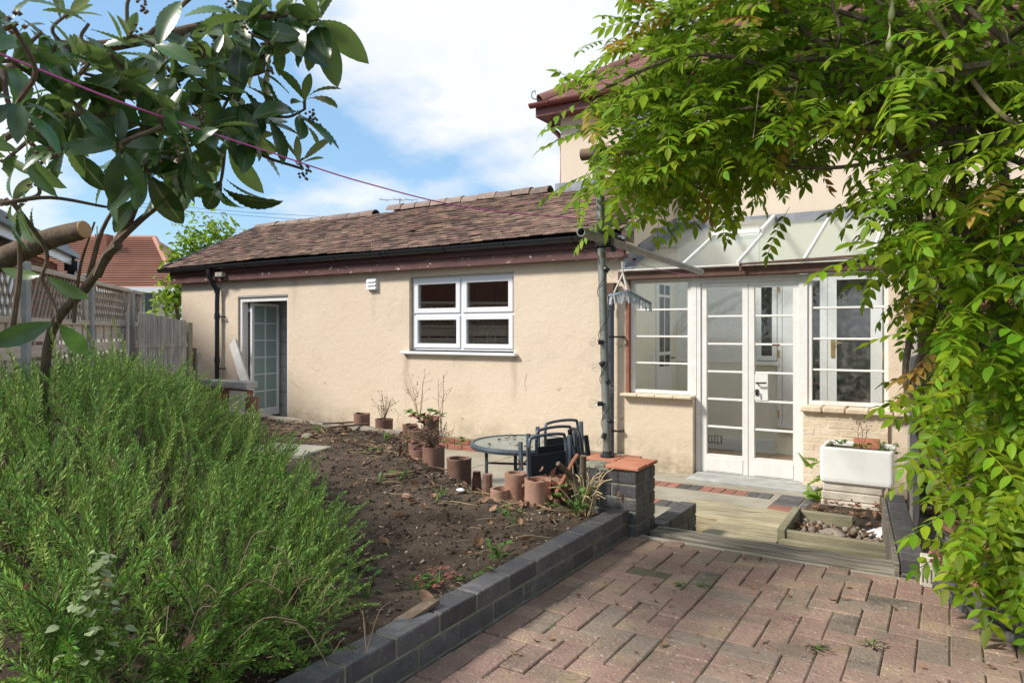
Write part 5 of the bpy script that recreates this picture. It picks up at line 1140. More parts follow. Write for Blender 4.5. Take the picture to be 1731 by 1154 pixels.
stm = tm(MB().tube([(-.5, 0, 0), (-.2, .03, .03), (.2, -.02, .04), (.5, .03, 0)], .012, 4)); scatter('straw', stm, 'straw', 340, lambda: bedpick2() + Vector((0, 0, .004)), (.05, .2), None, .15, False, 'dry straw and stalks lying on the soil')
pc = on_level(935, 838, .12); scatter('leaf_litter', curl, 'dead_leaf', 90, lambda: pc + Vector((random.gauss(0, .13), random.gauss(0, .09), abs(random.gauss(.02, .05)))), (.05, .13), None, .9, True, 'heap of large dry leaves beside the brick pillar')
# dirt in the paving joints
scatter('moss', peb, 'weed_leaf', 420, lambda: Vector((random.choice([b[0] for b in blocks]) + random.choice((-.1, .1)), random.choice([b[1] for b in blocks]) + uni(-.05, .05), -.008)), (.006, .014), None, .3, False, 'tiny moss tufts in the paving joints')
scatter('leaf_litter', curl, 'dead_leaf', 60, lambda: Vector((uni(-1.4, .25), uni(2.0, 3.6), .004)), (.01, .035), None, .4, True, 'dry crumbs of leaf on the block paving')
scatter('grit', peb, 'pebble', 700, lambda: Vector((uni(-1.45, .3), uni(1.7, 3.66), .0015)), (.002, .006), None, .3, False, 'sand and grit lying on the block paving')
# weeds
def weed(name, p, n, size, lean, m='weed_leaf', label='', grp='small weeds sprouting from the soil bed', leafw=.55, stemh=.08):
    t = thing(name, label, 'weed', p, grp); ms = []; b = MB()
    for i in range(n):
        a = uni(0, 6.28); h = uni(.2, 1) * stemh; q = p + Vector((math.cos(a) * lean * uni(.2, 1), math.sin(a) * lean * uni(.2, 1), h)); b.tube([p, p.lerp(q, .5) + Vector((0, 0, h * .2)), q], .0022, 4)
        for _ in range(3): ms.append(basis((math.cos(a + uni(-1, 1)), math.sin(a + uni(-1, 1)), uni(-.1, .6)), (uni(-.4, .4), uni(-.4, .4), 1), q, size * uni(.6, 1.2)))
    mk('stem', b, 'weed_leaf', t); mk('leaf', join('leaf', leaf_tmpl(1, leafw, 4, .15, .2), ms), m, t, kind='stuff')
WEEDL = {(675, 812): 'low leafy green weed in the middle of the bare soil', (640, 818): 'green weed sprig just left of the leafy clump in mid bed', (700, 990): 'straggling green weed inside the kerb, nearest the camera but one',
    (845, 945): 'broad bright green weed mat beside the brick kerb', (858, 868): 'small green sprout between the kerb and the two pale pots', (748, 838): 'tiny seedling near the pinkish stone chip', (640, 770): 'single grey-green seedling in the dark soil behind mid bed',
    (800, 975): 'small pink-stemmed weed next to the kerb bricks', (930, 850): 'green weed in the dry leaves by the right pale pot', (600, 960): 'weed with reddish tips at the edge of the rosemary', (620, 1000): 'glossy-leaved trailing weed in front of the rosemary',
    (540, 735): 'green weed against the back log at its rosemary end', (650, 745): 'green weed in the dry stalks in front of the back log', (700, 740): 'green weed at the foot of the back row of clay pipes', (735, 850): 'two-leaved seedling in the soil left of the white stone',
    (870, 880): 'pair of bright round-leaved seedlings in front of the pale pots', (770, 745): 'leafy green weed rising out of the end of the pipe row'}
WL = 'small bright green weed seedling growing in the dark soil'
for (px, py, n, s) in ((675, 812, 5, .045), (640, 818, 4, .04), (700, 990, 6, .04), (845, 945, 8, .04), (858, 868, 5, .03), (748, 838, 4, .03), (640, 770, 3, .04), (800, 975, 4, .035), (930, 850, 5, .035), (600, 960, 7, .04), (620, 1000, 7, .04), (540, 735, 5, .05), (650, 745, 5, .05), (700, 740, 6, .05), (735, 850, 3, .03), (870, 880, 4, .03), (770, 745, 5, .06)):
    p = on_level(px, py, .12); p.z = soil_z(p.x, p.y) - .005; weed('weed', p, n, s, .07, label=WEEDL[(px, py)])
p = on_level(742, 985, .12); weed('clover_patch', p, 14, .03, .09, 'red_leaf', 'clump of purplish clover leaves by the brick kerb', leafw=.8, stemh=.04)
p = on_level(768, 760, .16); weed('strawberry_plant', Vector((-4.0, 4.95, .28)), 9, .07, .14, 'red_leaf', 'strawberry plant with red autumn leaves growing over the pipe row', leafw=.6, stemh=.12)
weed('strawberry_plant', Vector((-4.35, 5.35, .24)), 12, .08, .18, 'weed_leaf', 'green strawberry plant behind the pipe row by the wall', leafw=.7, stemh=.12)
for (px, py, lab) in ((1147, 992, 'tiny grass tuft in a paving joint nearest the brick kerb'), (1190, 992, 'tiny grass tuft in a paving joint in mid-patio')):
    p = on_level(px, py, -.005); weed('grass_tuft', p, 10, .03, .02, 'weed_leaf', lab, 'grass tufts in the paving', .12, .02)
for (px, py, lab) in ((1475, 1090, 'loose clump of dry moss on the paving near the bottom edge'), (1380, 1095, 'flattened clump of moss on the paving, lower middle right')):
    p = on_level(px, py, .002); weed('moss_clump', p, 12, .03, .04, 'chip', lab, 'moss clumps lifted onto the paving', .2, .015)
def dry_plant(p, h, n, label, m='twig', spread=.25):
    t = thing('dried_plant', label, 'dead plant', p); b = MB(); sd_ = []
    for i in range(n):
        a = uni(0, 6.28); e = p + Vector((math.cos(a) * spread * uni(.1, 1), math.sin(a) * spread * uni(.1, 1), h * uni(.5, 1))); pts = spline([p, p.lerp(e, .5) + Vector((uni(-.03, .03), uni(-.03, .03), .02)), e], 4); b.tube(pts, taper(.0035, .0015, len(pts)), 4)
        for k in range(4):
            q = p.lerp(e, uni(.4, 1)); r_ = q + Vector((uni(-.08, .08), uni(-.08, .08), uni(.0, .10))); b.tube([q, r_], .0014, 3); sd_.append(Matrix.Translation(r_) @ Matrix.Scale(uni(.006, .014), 4))
    mk('stalk', b, m, t); mk('seed_head', join('seed_head', peb, sd_), 'twig', t, kind='stuff')
dry_plant(Vector((-4.95, 5.46, .2)), .30, 9, 'dry pinkish-brown seedling standing in a clay pipe against the wall', 'twig', .12)
dry_plant(Vector((-4.45, 5.42, .24)), .58, 6, 'tall dry weed with dark seed heads against the cream wall', 'straw', .22)
dry_plant(Vector((-4.05, 5.25, .22)), .55, 3, 'thin tall dry red stalk at the end of the pipe row', 'twig', .12)
dry_plant(Vector((-3.36, 4.26, .25)), .12, 26, 'tangled mat of dry reddish stems over the clay pipes', 'twig', .20)
# cut shrub beside the pillar
cs = thing('cut_shrub', 'pruned woody shrub stump with thin dry canes beside the brick pillar', 'shrub', (-1.73, 3.55, .13))
cb_ = Vector((-1.70, 3.50, .12))
mk('stump', MB().tube(spline([cb_, at_depth(985, 830, 3.95), at_depth(986, 770, 3.92)], 4), [.026, .024, .022, .022, .021, .02, .02, .019, .019], 8).tube(spline([cb_ + Vector((-.03, 0, .05)), at_depth(972, 815, 3.9), at_depth(958, 797, 3.85), at_depth(943, 783, 3.8)], 4), taper(.022, .014, 13), 8), 'bark', cs, smooth=True)
b = MB()
for i in range(34):
    e = cb_ + Vector((random.gauss(.03, .10), random.gauss(.0, .07), uni(.08, .26))); b.tube(spline([cb_ + Vector((uni(-.04, .04), uni(-.03, .03), 0)), cb_.lerp(e, .6) + Vector((uni(-.03, .03), 0, .05)), e], 4), .0032, 4)
mk('cane', b, 'straw', cs)
weed('weed', Vector((-1.73, 3.44, .13)), 16, .05, .10, label='leafy green weed at the foot of the pruned shrub by the pillar', stemh=.16, leafw=.75)
for (px, py, lab) in ((1043, 835, 'left of two curled rusty-brown leaves against the pillar face'), (1051, 842, 'right of two curled rusty-brown leaves against the pillar face')):
    q = at_depth(px, py, 3.80); m_ = MB().add(*curl); m_.v = [tuple(Vector(v) * .065) for v in m_.v]; mk('curled_leaf', m_, 'dead_leaf', loc=q, rot=(uni(0, 2), .9, uni(0, 3)), smooth=True, label=lab, cat='dead leaf')
# fern by the sink
fw = thing('fern', 'small bright fern growing between the sink and the white doors', 'fern', (-1.02, 6.75, PATH_Z)); ms = []; b = MB()
for i in range(11):
    p0 = Vector((-1.02 + uni(-.04, .04), 6.62 + uni(-.1, .1), PATH_Z + uni(0, .45))); a = uni(0, 6.28); e = p0 + Vector((math.cos(a) * .12, math.sin(a) * .12, uni(.0, .14))); b.tube([p0, e], .002, 4)
    for k in range(12):
        t = k / 12; q = p0.lerp(e, t)
        for sg in (-1, 1): ms.append(basis((math.cos(a + sg * 1.3), math.sin(a + sg * 1.3), .1), (0, -.6, 1), q, .06 * (1 - t * .7)))
mk('frond', join('frond', leaf_tmpl(1, .5, 3), ms), 'shrub_leaf', fw, kind='stuff'); mk('stem', b, 'weed_leaf', fw)
for k, (x, lab) in enumerate(((-.80, 'green weed at the left end of the sink planter'), (-.60, 'small green weed in the middle of the sink planter'), (-.45, 'green weed at the right end of the sink planter'))): weed('weed', Vector((x, 6.45, .13)), 9, .05, .08, label=lab, grp='weeds growing in the sink', stemh=.10)
dry_plant(Vector((-.63, 6.5, .14)), .42, 3, 'single thin dry twig standing in the white sink', 'twig', .05)

# ------------------------------------------------------------------ rosemary bush
RB = [(-1.60, 1.50), (-1.95, 1.95), (-2.45, 2.38), (-3.05, 2.72), (-3.85, 3.05), (-5.1, 3.35), (-6.6, 3.2), (-6.2, 2.3), (-4.2, 1.0), (-2.7, .55), (-1.72, .72)]
rose = thing('rosemary_bush', 'large sprawling green rosemary bush filling the lower left of the garden', 'bush', (-3.6, 2.3, .1))
def rh(x, y):
    d = edge_dist(x, y, RB) if inside(x, y, RB) else 0
    u = min(1, d / 1.05); top = (.50 + .26 * min(1, max(0, (-x - 2.7) / 1.2))) + .10 * mnoise.noise(Vector((x * 1.6, y * 1.6, 2))) + .07 * mnoise.noise(Vector((x * 4, y * 4, 5)))
    return .12 + top * math.sqrt(max(0, 1 - (1 - u) ** 2))
def sprig_tmpl(L, nn, seed, needle=.029, wd_=.0053):
    rr = random.Random(seed); v = []; f = []
    for i in range(nn):
        t = (i + .5) / nn; a = i * 2.4 + rr.uniform(-.3, .3); base = Vector((L * t, 0, 0)); el = R(38 + 34 * t + rr.uniform(-14, 14)); ln = needle * (1.0 - .45 * max(0, t - .6) / .4) * rr.uniform(.75, 1.2)
        d = Vector((math.sin(el) * 1.0, math.cos(el) * math.cos(a), math.cos(el) * math.sin(a))); s_ = d.cross(Vector((1, 0, 0))).normalized() * wd_ * .5; mid = base + d * ln * .55; tip = base + d * ln + Vector((-.12, 0, 0)) * ln * .6
        o = len(v); v += [base, mid + s_, tip, mid - s_]; f.append((o, o + 1, o + 2, o + 3))
    return [bend(q, L, seed) for q in v], f
def bend(q, L, seed):
    t = q[0] / L; return (q[0], q[1] + L * .16 * t * t, q[2] - L * .12 * t * t)
def with_stem(t, L): 
    b = MB(); b.v = list(t[0]); b.f = list(t[1]); b.tube([bend((L * k / 5, 0, 0), L, len(t[0])) if False else bend((L * k / 5, 0, 0), L, 0) for k in range(6)], taper(.0024, .001, 6), 3, False); return b.v, b.f
ST = [(sprig_tmpl(.20, 60, k), k) for k in range(4)]
pts_ = []
eps = .03
while len(pts_) < 3300:
    x, y = uni(-6.6, -1.6), uni(.8, 4.1)
    if not inside(x, y, RB): continue
    h = rh(x, y); gx = (rh(x + eps, y) - h) / eps; gy = (rh(x, y + eps) - h) / eps; gl = math.hypot(gx, gy)
    dist = math.hypot(x, y)
    if random.random() > min(1, (1 + gl) / 4.5) * (1 if dist < 2.3 else .6): continue
    nrm = Vector((-gx, -gy, 1)).normalized(); back_ = nrm.dot(Vector((-x, -y, .8)).normalized())
    if back_ < -.25: continue
    depth_in = random.random() ** 1.6 * .26
    p = Vector((x, y, h)) - nrm * depth_in
    if p.z < .11: p.z = .11 + uni(0, .1)
    d = (nrm * uni(.45, 1.2) + Vector((0, 0, uni(.1, .8))) + Vector((random.gauss(0, .42), random.gauss(0, .42), random.gauss(0, .25)))).normalized()
    pts_.append((dist + depth_in * 3, p - d * .05, d))
pts_.sort(key=lambda q: q[0])
sm = []
def stemattr(t): nn_ = len(t[0]); return [0.0] * nn_ + [1.0] * (len(with_stem(t, .2)[0]) - nn_)
def tagged(m, t): a = m.attributes.new('vein', 'FLOAT', 'POINT'); a.data.foreach_set('value', stemattr(t)); return m
for t, k in ST: sm.append(tagged(mesh_of('sprig', with_stem(t, .20)), t))
smt = []
for t, k in ST: t9 = sprig_tmpl(.20, 62, k + 9, .026); m2 = tagged(mesh_of('sprig', with_stem(t9, .20)), t9); m2.materials.append(MATS['rosemary_tip']); smt.append(m2)
for i, (dd, p, d) in enumerate(pts_[:300]): mk('sprig', random.choice(sm if random.random() < .85 else smt), 'rosemary_leaf', rose, mtx=basis(d, (random.gauss(0, 1), random.gauss(0, 1), .4), p, uni(.7, 1.3)))
dead_ = [basis(d, (random.gauss(0, 1), random.gauss(0, 1), .4), p - d * .04, uni(.7, 1.1)) for (dd, p, d) in pts_[40::26]]; mk('dead_foliage', join('dead_foliage', with_stem(sprig_tmpl(.19, 30, 5, .026, .004), .19), dead_), 'dead_sprig', rose, kind='stuff', label='dry brown dead tips among the green rosemary')
grp = [[] for _ in range(5)]
for i, (dd, p, d) in enumerate(pts_[300:]): grp[i % 5].append(basis(d, (random.gauss(0, 1), random.gauss(0, 1), .4), p, uni(.7, 1.25)))
for k in range(4): mk('foliage', join('foliage', with_stem(ST[k][0], .20), grp[k], False, stemattr(ST[k][0])), 'rosemary_leaf', rose, kind='stuff')
mk('foliage', join('foliage', with_stem(sprig_tmpl(.22, 64, 33, .026), .22), grp[4], False, stemattr(sprig_tmpl(.22, 64, 33, .026))), 'rosemary_tip', rose, kind='stuff')
b = MB()
for i in range(170):
    while True:
        x, y = uni(-5.6, -1.65), uni(.85, 3.7)
        if inside(x, y, RB): break
    h = rh(x, y); o = Vector((x * .75 - .85, y * .75 + .58, .08)); e = Vector((x, y, h - uni(.02, .15))); mid = o.lerp(e, .55) + Vector((uni(-.12, .12), uni(-.12, .12), uni(-.1, .12))); p_ = spline([o, mid, e], 4); b.tube(p_, taper(uni(.006, .013), .003, len(p_)), 5)
mk('branch', b, 'twig', rose)
# taller shoots on the skyline
for (px, py, d) in ((165, 565, 4.0), (215, 560, 4.6), (255, 830 - 210, 4.0), (120, 590, 3.6), (330, 640, 5.0), (445, 690, 4.6), (90, 600, 3.2), (30, 580, 3.2), (285, 690, 3.2), (255, 870, 2.3), (150, 760, 2.4), (60, 650, 2.8), (210, 590, 3.9), (190, 575, 4.2)):
    p = at_depth(px, py + 40, d); mk('shoot', random.choice(smt), 'rosemary_tip', rose, mtx=basis((uni(-.2, .2), uni(-.2, .2), 1), (1, 0, 0), p - Vector((0, 0, .08)), uni(1.2, 1.6)))
scatter('leaf_litter', curl, 'dead_leaf', 10, lambda: at_depth(uni(0, 330), uni(980, 1150), uni(1.8, 2.2)), (.04, .08), None, 1.2, True, 'big dead loquat leaves caught in the rosemary')
b = MB()
for i in range(46):
    p = at_depth(uni(230, 620), uni(960, 1150), uni(1.75, 2.4)); p.z = max(p.z, .13); e = p + Vector((uni(-.16, .16), uni(-.16, .16), uni(-.02, .12))); b.tube(spline([p, p.lerp(e, .5) + Vector((0, 0, .04)), e], 3), .0013, 4)
mk('dry_twigs', b, 'twig', kind='stuff', label='dry bleached twigs tangled at the foot of the rosemary')
bl = thing('mint_weed', 'pale grey-green soft-leaved weed growing through the rosemary at lower left', 'weed', at_depth(165, 1080, 1.8)); ms = []; b = MB()
st0, st1 = at_depth(140, 1110, 1.72), at_depth(165, 935, 1.72); b.tube([st0, st1], .003, 5)
for i in range(62):
    t = random.random(); q = st0.lerp(st1, t); a = uni(0, 6.28); r_ = q + Vector((math.cos(a), math.sin(a), .2)) * uni(.01, .09) * (1.15 - t); b.tube([q, r_], .0014, 3); ms.append(basis((math.cos(a), math.sin(a), uni(-.3, .2)), (uni(-.4, .4), uni(-.4, .4), 1), r_, uni(.018, .034)))
mk('leaf', join('leaf', leaf_tmpl(1, .8, 5, .1, .2, 0, .8, .12), ms), 'mint_leaf', bl, kind='stuff'); mk('stem', b, 'weed_leaf', bl)

# ------------------------------------------------------------------ loquat tree (upper left)
lq = thing('loquat_tree', 'loquat tree with big leathery dark leaves leaning over the garden at upper left', 'tree', (-4.5, 2.0, .1))
def vein(m, k):
    a = m.attributes.new('vein', 'FLOAT', 'POINT'); a.data.foreach_set('value', [1.0 if (i % k) == k // 2 else 0.0 for i in range(len(m.vertices))]); return m
LM = []
for k in range(6):
    m_ = vein(mesh_of('leaf', leaf_tmpl(1, .34 + .045 * (k % 3), 20, .10 + .06 * (k % 2), .10 + .14 * k / 2, .009, 1.25, .012, .72)), 5); LM.append(m_)
LY = [vein(mesh_of('leaf', leaf_tmpl(1, .28, 14, .22, .05 + .1 * k, .006, 1.15, .012, .75)), 5) for k in range(2)]
for m_ in LY: m_.materials.append(MATS['loquat_young'])
trunkA = spline([(-4.35, 2.0, .05), at_depth(80, 590, 3.75), at_depth(150, 480, 3.5), at_depth(208, 392, 3.3), at_depth(238, 320, 3.15), at_depth(262, 250, 3.0)], 6)
trunkB = spline([(-4.9, 1.55, .05), (-4.6, 1.5, .8), at_depth(-60, 470, 3.6), at_depth(0, 440, 3.5), at_depth(80, 405, 3.45), at_depth(142, 388, 3.4)], 6)
mk('trunk', MB().tube(trunkA, taper(.027, .015, len(trunkA)), 10), 'bark', lq, smooth=True)
mk('trunk', MB().tube(trunkB, taper(.075, .045, len(trunkB)), 12), 'bark', lq, smooth=True)
ce = trunkB[-1]; dce = (trunkB[-1] - trunkB[-2]).normalized(); mk('sawn_end', MB().lathe([(.044, 0), (.042, .006), (0, .008)], ce, 12, dce), 'bark_cut', lq)
nodes = trunkA[8:] + [trunkB[12], trunkB[16]]
tb2 = spline([trunkB[8], at_depth(-90, 330, 3.0), at_depth(-60, 200, 2.6), at_depth(-40, 60, 2.4)], 5); mk('branch', MB().tube(tb2, taper(.05, .022, len(tb2)), 9), 'bark', lq, smooth=True); nodes += tb2[4:]
long1 = spline([tb2[-6], at_depth(60, 90, 2.6), at_depth(180, 78, 2.8), at_depth(300, 55, 3.0), at_depth(420, 30, 3.1), at_depth(500, 28, 3.15)], 5); mk('branch', MB().tube(long1, taper(.026, .020, len(long1)), 9), 'bark', lq, smooth=True); nodes += long1[5:]
long2 = spline([trunkA[-2], at_depth(300, 170, 3.0), at_depth(360, 180, 3.05), at_depth(430, 255, 3.1), at_depth(512, 286, 3.1)], 5); mk('branch', MB().tube(long2, taper(.012, .006, len(long2)), 7), 'bark', lq, smooth=True); nodes += long2[4:]
long3 = spline([tb2[6], at_depth(40, 215, 2.5), at_depth(100, 195, 2.5), at_depth(185, 196, 2.5)], 5); mk('branch', MB().tube(long3, taper(.014, .008, len(long3)), 7), 'bark', lq, smooth=True); nodes += long3[4:]
CL = [(20, 40, 1.75, 1), (70, 55, 2.1, 0), (120, 20, 2.6, 1), (95, 75, 2.2, 0), (190, 95, 2.5, 0), (255, 75, 2.7, 0), (222, 60, 2.7, 1), (150, 110, 2.4, 0), (100, 130, 2.3, 0), (35, 165, 1.9, 0), (120, 170, 2.3, 0), (60, 225, 2.0, 1), (90, 250, 2.0, 1), (225, 150, 2.5, 1), (300, 175, 2.4, 0), (285, 120, 2.7, 0), (350, 95, 2.9, 0), (355, 45, 3.0, 1), (395, 20, 3.0, 0), (415, 55, 3.0, 0), (455, 20, 3.1, 0), (490, 22, 3.1, 0), (520, 20, 3.1, 0), (535, 32, 3.15, 0), (440, 75, 3.0, 0), (450, 120, 3.05, 0), (395, 120, 3.0, 1), (405, 140, 3.0, 0), (520, 158, 3.1, 1), (515, 185, 3.1, 0), (512, 268, 3.1, 1), (455, 195, 3.05, 0), (430, 215, 3.05, 0), (395, 165, 2.9, 0), (350, 150, 2.8, 1), (340, 200, 2.6, 0), (275, 215, 2.4, 0), (240, 215, 2.5, 0), (205, 250, 2.3, 0), (245, 290, 2.5, 0), (290, 270, 2.5, 0), (310, 255, 2.4, 0), (345, 240, 2.8, 0), (330, 300, 2.7, 0), (380, 250, 3.0, 0), (400, 230, 3.0, 1), (370, 320, 3.0, 0), (225, 330, 2.9, 2), (470, 60, 3.1, 0), (200, 130, 2.5, 0), (60, 130, 2.2, 0), (320, 60, 2.8, 0), (150, 40, 2.5, 0), (40, 100, 2.1, 1), (170, 150, 2.5, 0), (250, 180, 2.6, 0), (300, 140, 2.8, 0), (380, 75, 3.0, 0), (320, 230, 2.7, 0), (90, 195, 2.3, 0), (170, 230, 2.6, 1), (255, 255, 2.8, 0), (110, 255, 2.5, 0), (190, 285, 2.9, 0), (20, 340, 2.5, 0), (60, 300, 2.5, 1), (285, 310, 3.0, 0), (140, 90, 2.4, 1), (10, 270, 2.2, 0), (5, 120, 2.0, 0), (70, 470, 2.6, 2), (95, 545, 2.6, 2)]
leafcount = 0; extra_l = []; seedb = MB(); sc_c = at_depth(230, 200, 2.7)
CLs = sorted(CL, key=lambda c: min((at_depth(*c[:3]) - n_).length for n_ in nodes))
brb = []
for (px, py, d, young) in CLs:
    tip = at_depth(px, py, d); n0 = min(nodes, key=lambda n_: (n_ - tip).length + (.25 if n_.z > tip.z + .2 else 0))
    mid = n0.lerp(tip, .55) + Vector((uni(-.05, .05), uni(-.05, .05), -.06 * (tip - n0).length)); pl = spline([n0, mid, tip], 5)
    mk('branch', MB().tube(pl, taper(min(.013, .006 + .012 * (tip - n0).length), .0055, len(pl)), 6), 'bark', lq, smooth=True); nodes += pl[3:]
    ax = (pl[-1] - pl[-3]).normalized(); ax = (ax + Vector((0, 0, .35))).normalized()
    u0 = ax.orthogonal().normalized(); v0 = ax.cross(u0); nl = 2 if young == 2 else 5 if young else random.choice((5, 6, 6, 7)); ph0 = uni(0, 6)
    for i in range(nl):
        a = ph0 + i * 2.4; k = i / nl; out = (u0 * math.cos(a) + v0 * math.sin(a)); dl = (out * uni(.75, 1.05) + ax * (uni(.6, 1.1) if young == 1 else uni(-.05, .65) * (1 - k) + .1) + Vector((0, 0, -.18 if young != 1 else .2))).normalized()
        L = (uni(45, 72) if young == 1 else uni(52, 104)) * d / 1190; base = tip - ax * uni(0, .07)
        mx = basis(dl, ax + Vector((uni(-.3, .3), uni(-.3, .3), .5)), base + dl * .012, L)
        mesh_ = random.choice(LY if young == 1 else LM)
        if leafcount < 300: mk('leaf', mesh_, 'loquat_leaf', lq, mtx=mx); leafcount += 1
        else: extra_l.append(mx)
    if random.random() < .25:
        for _ in range(12): seedb.lathe([(0, -.008), (.008, 0), (0, .008)], tip + ax * .02 + Vector((random.gauss(0, .016), random.gauss(0, .016), random.gauss(-.01, .02))), 5)
if extra_l: mk('leaf', join('leaf', leaf_tmpl(1, .36, 14, .12, .4, .009, 1.25, .012, .72), extra_l, True), 'loquat_leaf', lq, kind='stuff')
for (px, py, d) in ((358, 85, 3.0), (410, 90, 3.0), (512, 290, 3.1), (528, 200, 3.1), (240, 8, 2.8), (415, 70, 3.0)):
    c = at_depth(px, py, d)
    for _ in range(16): seedb.lathe([(0, -.008), (.008, 0), (0, .008)], c + Vector((random.gauss(0, .014), random.gauss(0, .014), random.gauss(0, .022))), 5)
mk('flower_buds', seedb, 'twig', lq, kind='stuff')
for (a, c, r0_, r1_) in (((150, 470, 3.5), (215, 320, 3.3), .014, .006), ((195, 410, 3.3), (300, 330, 3.2), .018, .010), ((165, 465, 3.45), (200, 415, 3.25), .022, .02), ((125, 545, 3.6), (160, 375, 3.5), .009, .005), ((20, 560, 2.6), (30, 380, 2.5), .012, .006), ((0, 345, 2.3), (180, 350, 2.6), .008, .005), ((215, 45, 2.8), (242, -10, 2.8), .008, .006), ((250, 60, 2.8), (330, -10, 2.9), .010, .009)):
    p0, p1 = at_depth(*a), at_depth(*c); pl = spline([p0, p0.lerp(p1, .5) + Vector((uni(-.03, .03), uni(-.03, .03), .03)), p1], 5); mk('branch', MB().tube(pl, taper(r0_, r1_, len(pl)), 7), 'bark', lq, smooth=True)

# ------------------------------------------------------------------ wisteria vine (upper right)
vn = thing('wisteria_vine', 'dense green climbing vine over the pergola and down the right side of the patio', 'vine', (.25, 3.9, .25))
def vine_leaf(seed, n=6, simple=False):
    rr = random.Random(seed); v = []; f = []; lt_ = leaf_tmpl(1, .42, 4 if not simple else 3, .10, .16, 0, .78)
    def put(base, dirn, up, s):
        mx = basis(dirn, up, base, s); o = len(v); v.extend(tuple(mx @ Vector(q)) for q in lt_[0]); f.extend(tuple(i + o for i in g_) for g_ in lt_[1])
    rach = [Vector((t, 0, -.22 * t * t)) for t in taper(0, 1, 8)]
    b = MB().tube(rach, .006, 3, False); v.extend(b.v); f.extend(b.f)
    for i in range(n):
        t = .22 + .74 * i / (n - 1); p = Vector((t, 0, -.22 * t * t)); s = .27 * (1 - .35 * abs(t - .55)) * rr.uniform(.88, 1.1)
        for sg in (-1, 1): put(p, (.55 + rr.uniform(-.1, .1), sg, -.28 + rr.uniform(-.15, .1)), (rr.uniform(-.2, .2), rr.uniform(-.2, .2), 1), s)
    put(rach[-1], (1, 0, -.5), (0, 0, 1), .27); return v, f
VT = [vine_leaf(k, 6 - k % 2) for k in range(5)]; VM = [mesh_of('leaf', t, False) for t in VT]
def canopy_pick():
    while True:
        r_ = random.random()
        if r_ < .64:
            x, y = (uni(-1.95, .75) if random.random() < .72 else uni(-1.85, -.8)), uni(3.15, 5.0); zl = 2.0 + .26 * min(1, max(0, (x + 1.35) / .8)) + .12 * (y - 3.8) - .10 * math.sin((x + 1.9) * 1.1) + .06 * mnoise.noise(Vector((x * 2, y * 2, 1))); zt = 3.15 if x > -1.6 else 2.75 + (x + 1.95) * 1.1
            z = zl + (zt - zl) * random.random() ** 1.25
            lft = -1.34 + .18 * mnoise.noise(Vector((z * 2, y * 2, 4))) - (.24 if z < 2.6 else -.0)
            if x < lft: continue
            if y > 4.3 and random.random() < .5: continue
            return Vector((x, y, z)), 0
        x, y, z = uni(-.42, .85), uni(3.05, 5.0), uni(.15, 2.1)
        lim = -.34 + .10 * (2.0 - z) + .10 * mnoise.noise(Vector((z * 2.3, 0, 7))) if z > .5 else -.10
        lim = lim + (.17 if z < 1.0 else .11) if z < 1.5 else -.30
        if x < lim: continue
        if z < 1.1 and random.random() < .2: continue
        if z < .45 and random.random() < .3: continue
        return Vector((x, y, z)), 1
leaves = []
cen = Vector((-.3, 4.2, 2.4))
for i in range(2700):
    p, side = canopy_pick()
    o = Vector((random.gauss(0, .8), random.gauss(0, .8), random.gauss(-.15, .3)))
    o += (p - cen).normalized() * .5 if not side else Vector((-.35, -.75, -.1))
    o.z = max(-.7, min(.35, o.z)); L = uni(.19, .33)
    leaves.append(((p - EYE).length + uni(-.2, .2), basis(o, (random.gauss(0, .35), random.gauss(0, .35) - .15, 1), p, L)))
for i in range(190):
    p = Vector((uni(-.06, .55), uni(2.95, 3.75), .2 + .95 * random.random() ** 1.2))
    if p.x < -.02 + .10 * mnoise.noise(p * 4) or (p.z < .34 and random.random() < .6): continue
    leaves.append(((p - EYE).length + uni(-.2, .2), basis((uni(-.6, .3), uni(-.9, 0), uni(-.7, .1)), (random.gauss(0, .35), random.gauss(0, .35) - .3, 1), p, uni(.15, .26))))
for (px, py, d) in ((1215, 330, 3.7), (1180, 335, 3.8), (1335, 350, 3.6), (1265, 345, 3.7), (1120, 325, 3.9), (1440, 300, 3.5), (1540, 480, 3.6), (1550, 520, 3.6), (1600, 690, 3.4), (1620, 760, 3.3), (1590, 600, 3.4), (1620, 900, 3.1), (1650, 930, 3.0), (1600, 960, 3.1), (1010, 300, 4.1), (1030, 360, 4.1), (1050, 200, 4.0), (1000, 215, 4.1), (1040, 60, 3.9), (1030, 110, 3.9)):
    leaves.append((0, basis((uni(-.5, .3), uni(-.5, .1), uni(-.8, -.1)), (uni(-.3, .3), -.4, .8), at_depth(px, py, d), uni(.20, .28))))
leaves.sort(key=lambda q: q[0])
for d_, mx in leaves[:300]: mk('leaf', random.choice(VM), 'vine_leaf', vn, mtx=mx)
old_ = leaves[300::24]; leaves = leaves[:300] + [q for i_, q in enumerate(leaves[300:]) if i_ % 24]; mk('leaf', join('leaf', VT[0], [q[1] for q in old_]), 'vine_old', vn, kind='stuff', label='yellowed leaves scattered through the vine')
gr = [[] for _ in range(5)]
for i, (d_, mx) in enumerate(leaves[300:]): gr[i % 5].append(mx)
for k in range(5): mk('leaf', join('leaf', VT[k], gr[k]), 'vine_leaf', vn, kind='stuff')
def stem(pts, r0_, r1_, m='vine_bark', nm='stem'):
    p = spline([at_depth(*q) for q in pts], 5); mk(nm, MB().tube(p, taper(r0_, r1_, len(p)), 7), m, vn, smooth=True)
stem([(1200, 262, 3.9), (1270, 258, 3.6), (1330, 281, 3.45), (1420, 283, 3.3), (1500, 268, 3.2), (1600, 243, 3.05), (1740, 242, 2.95)], .008, .011)
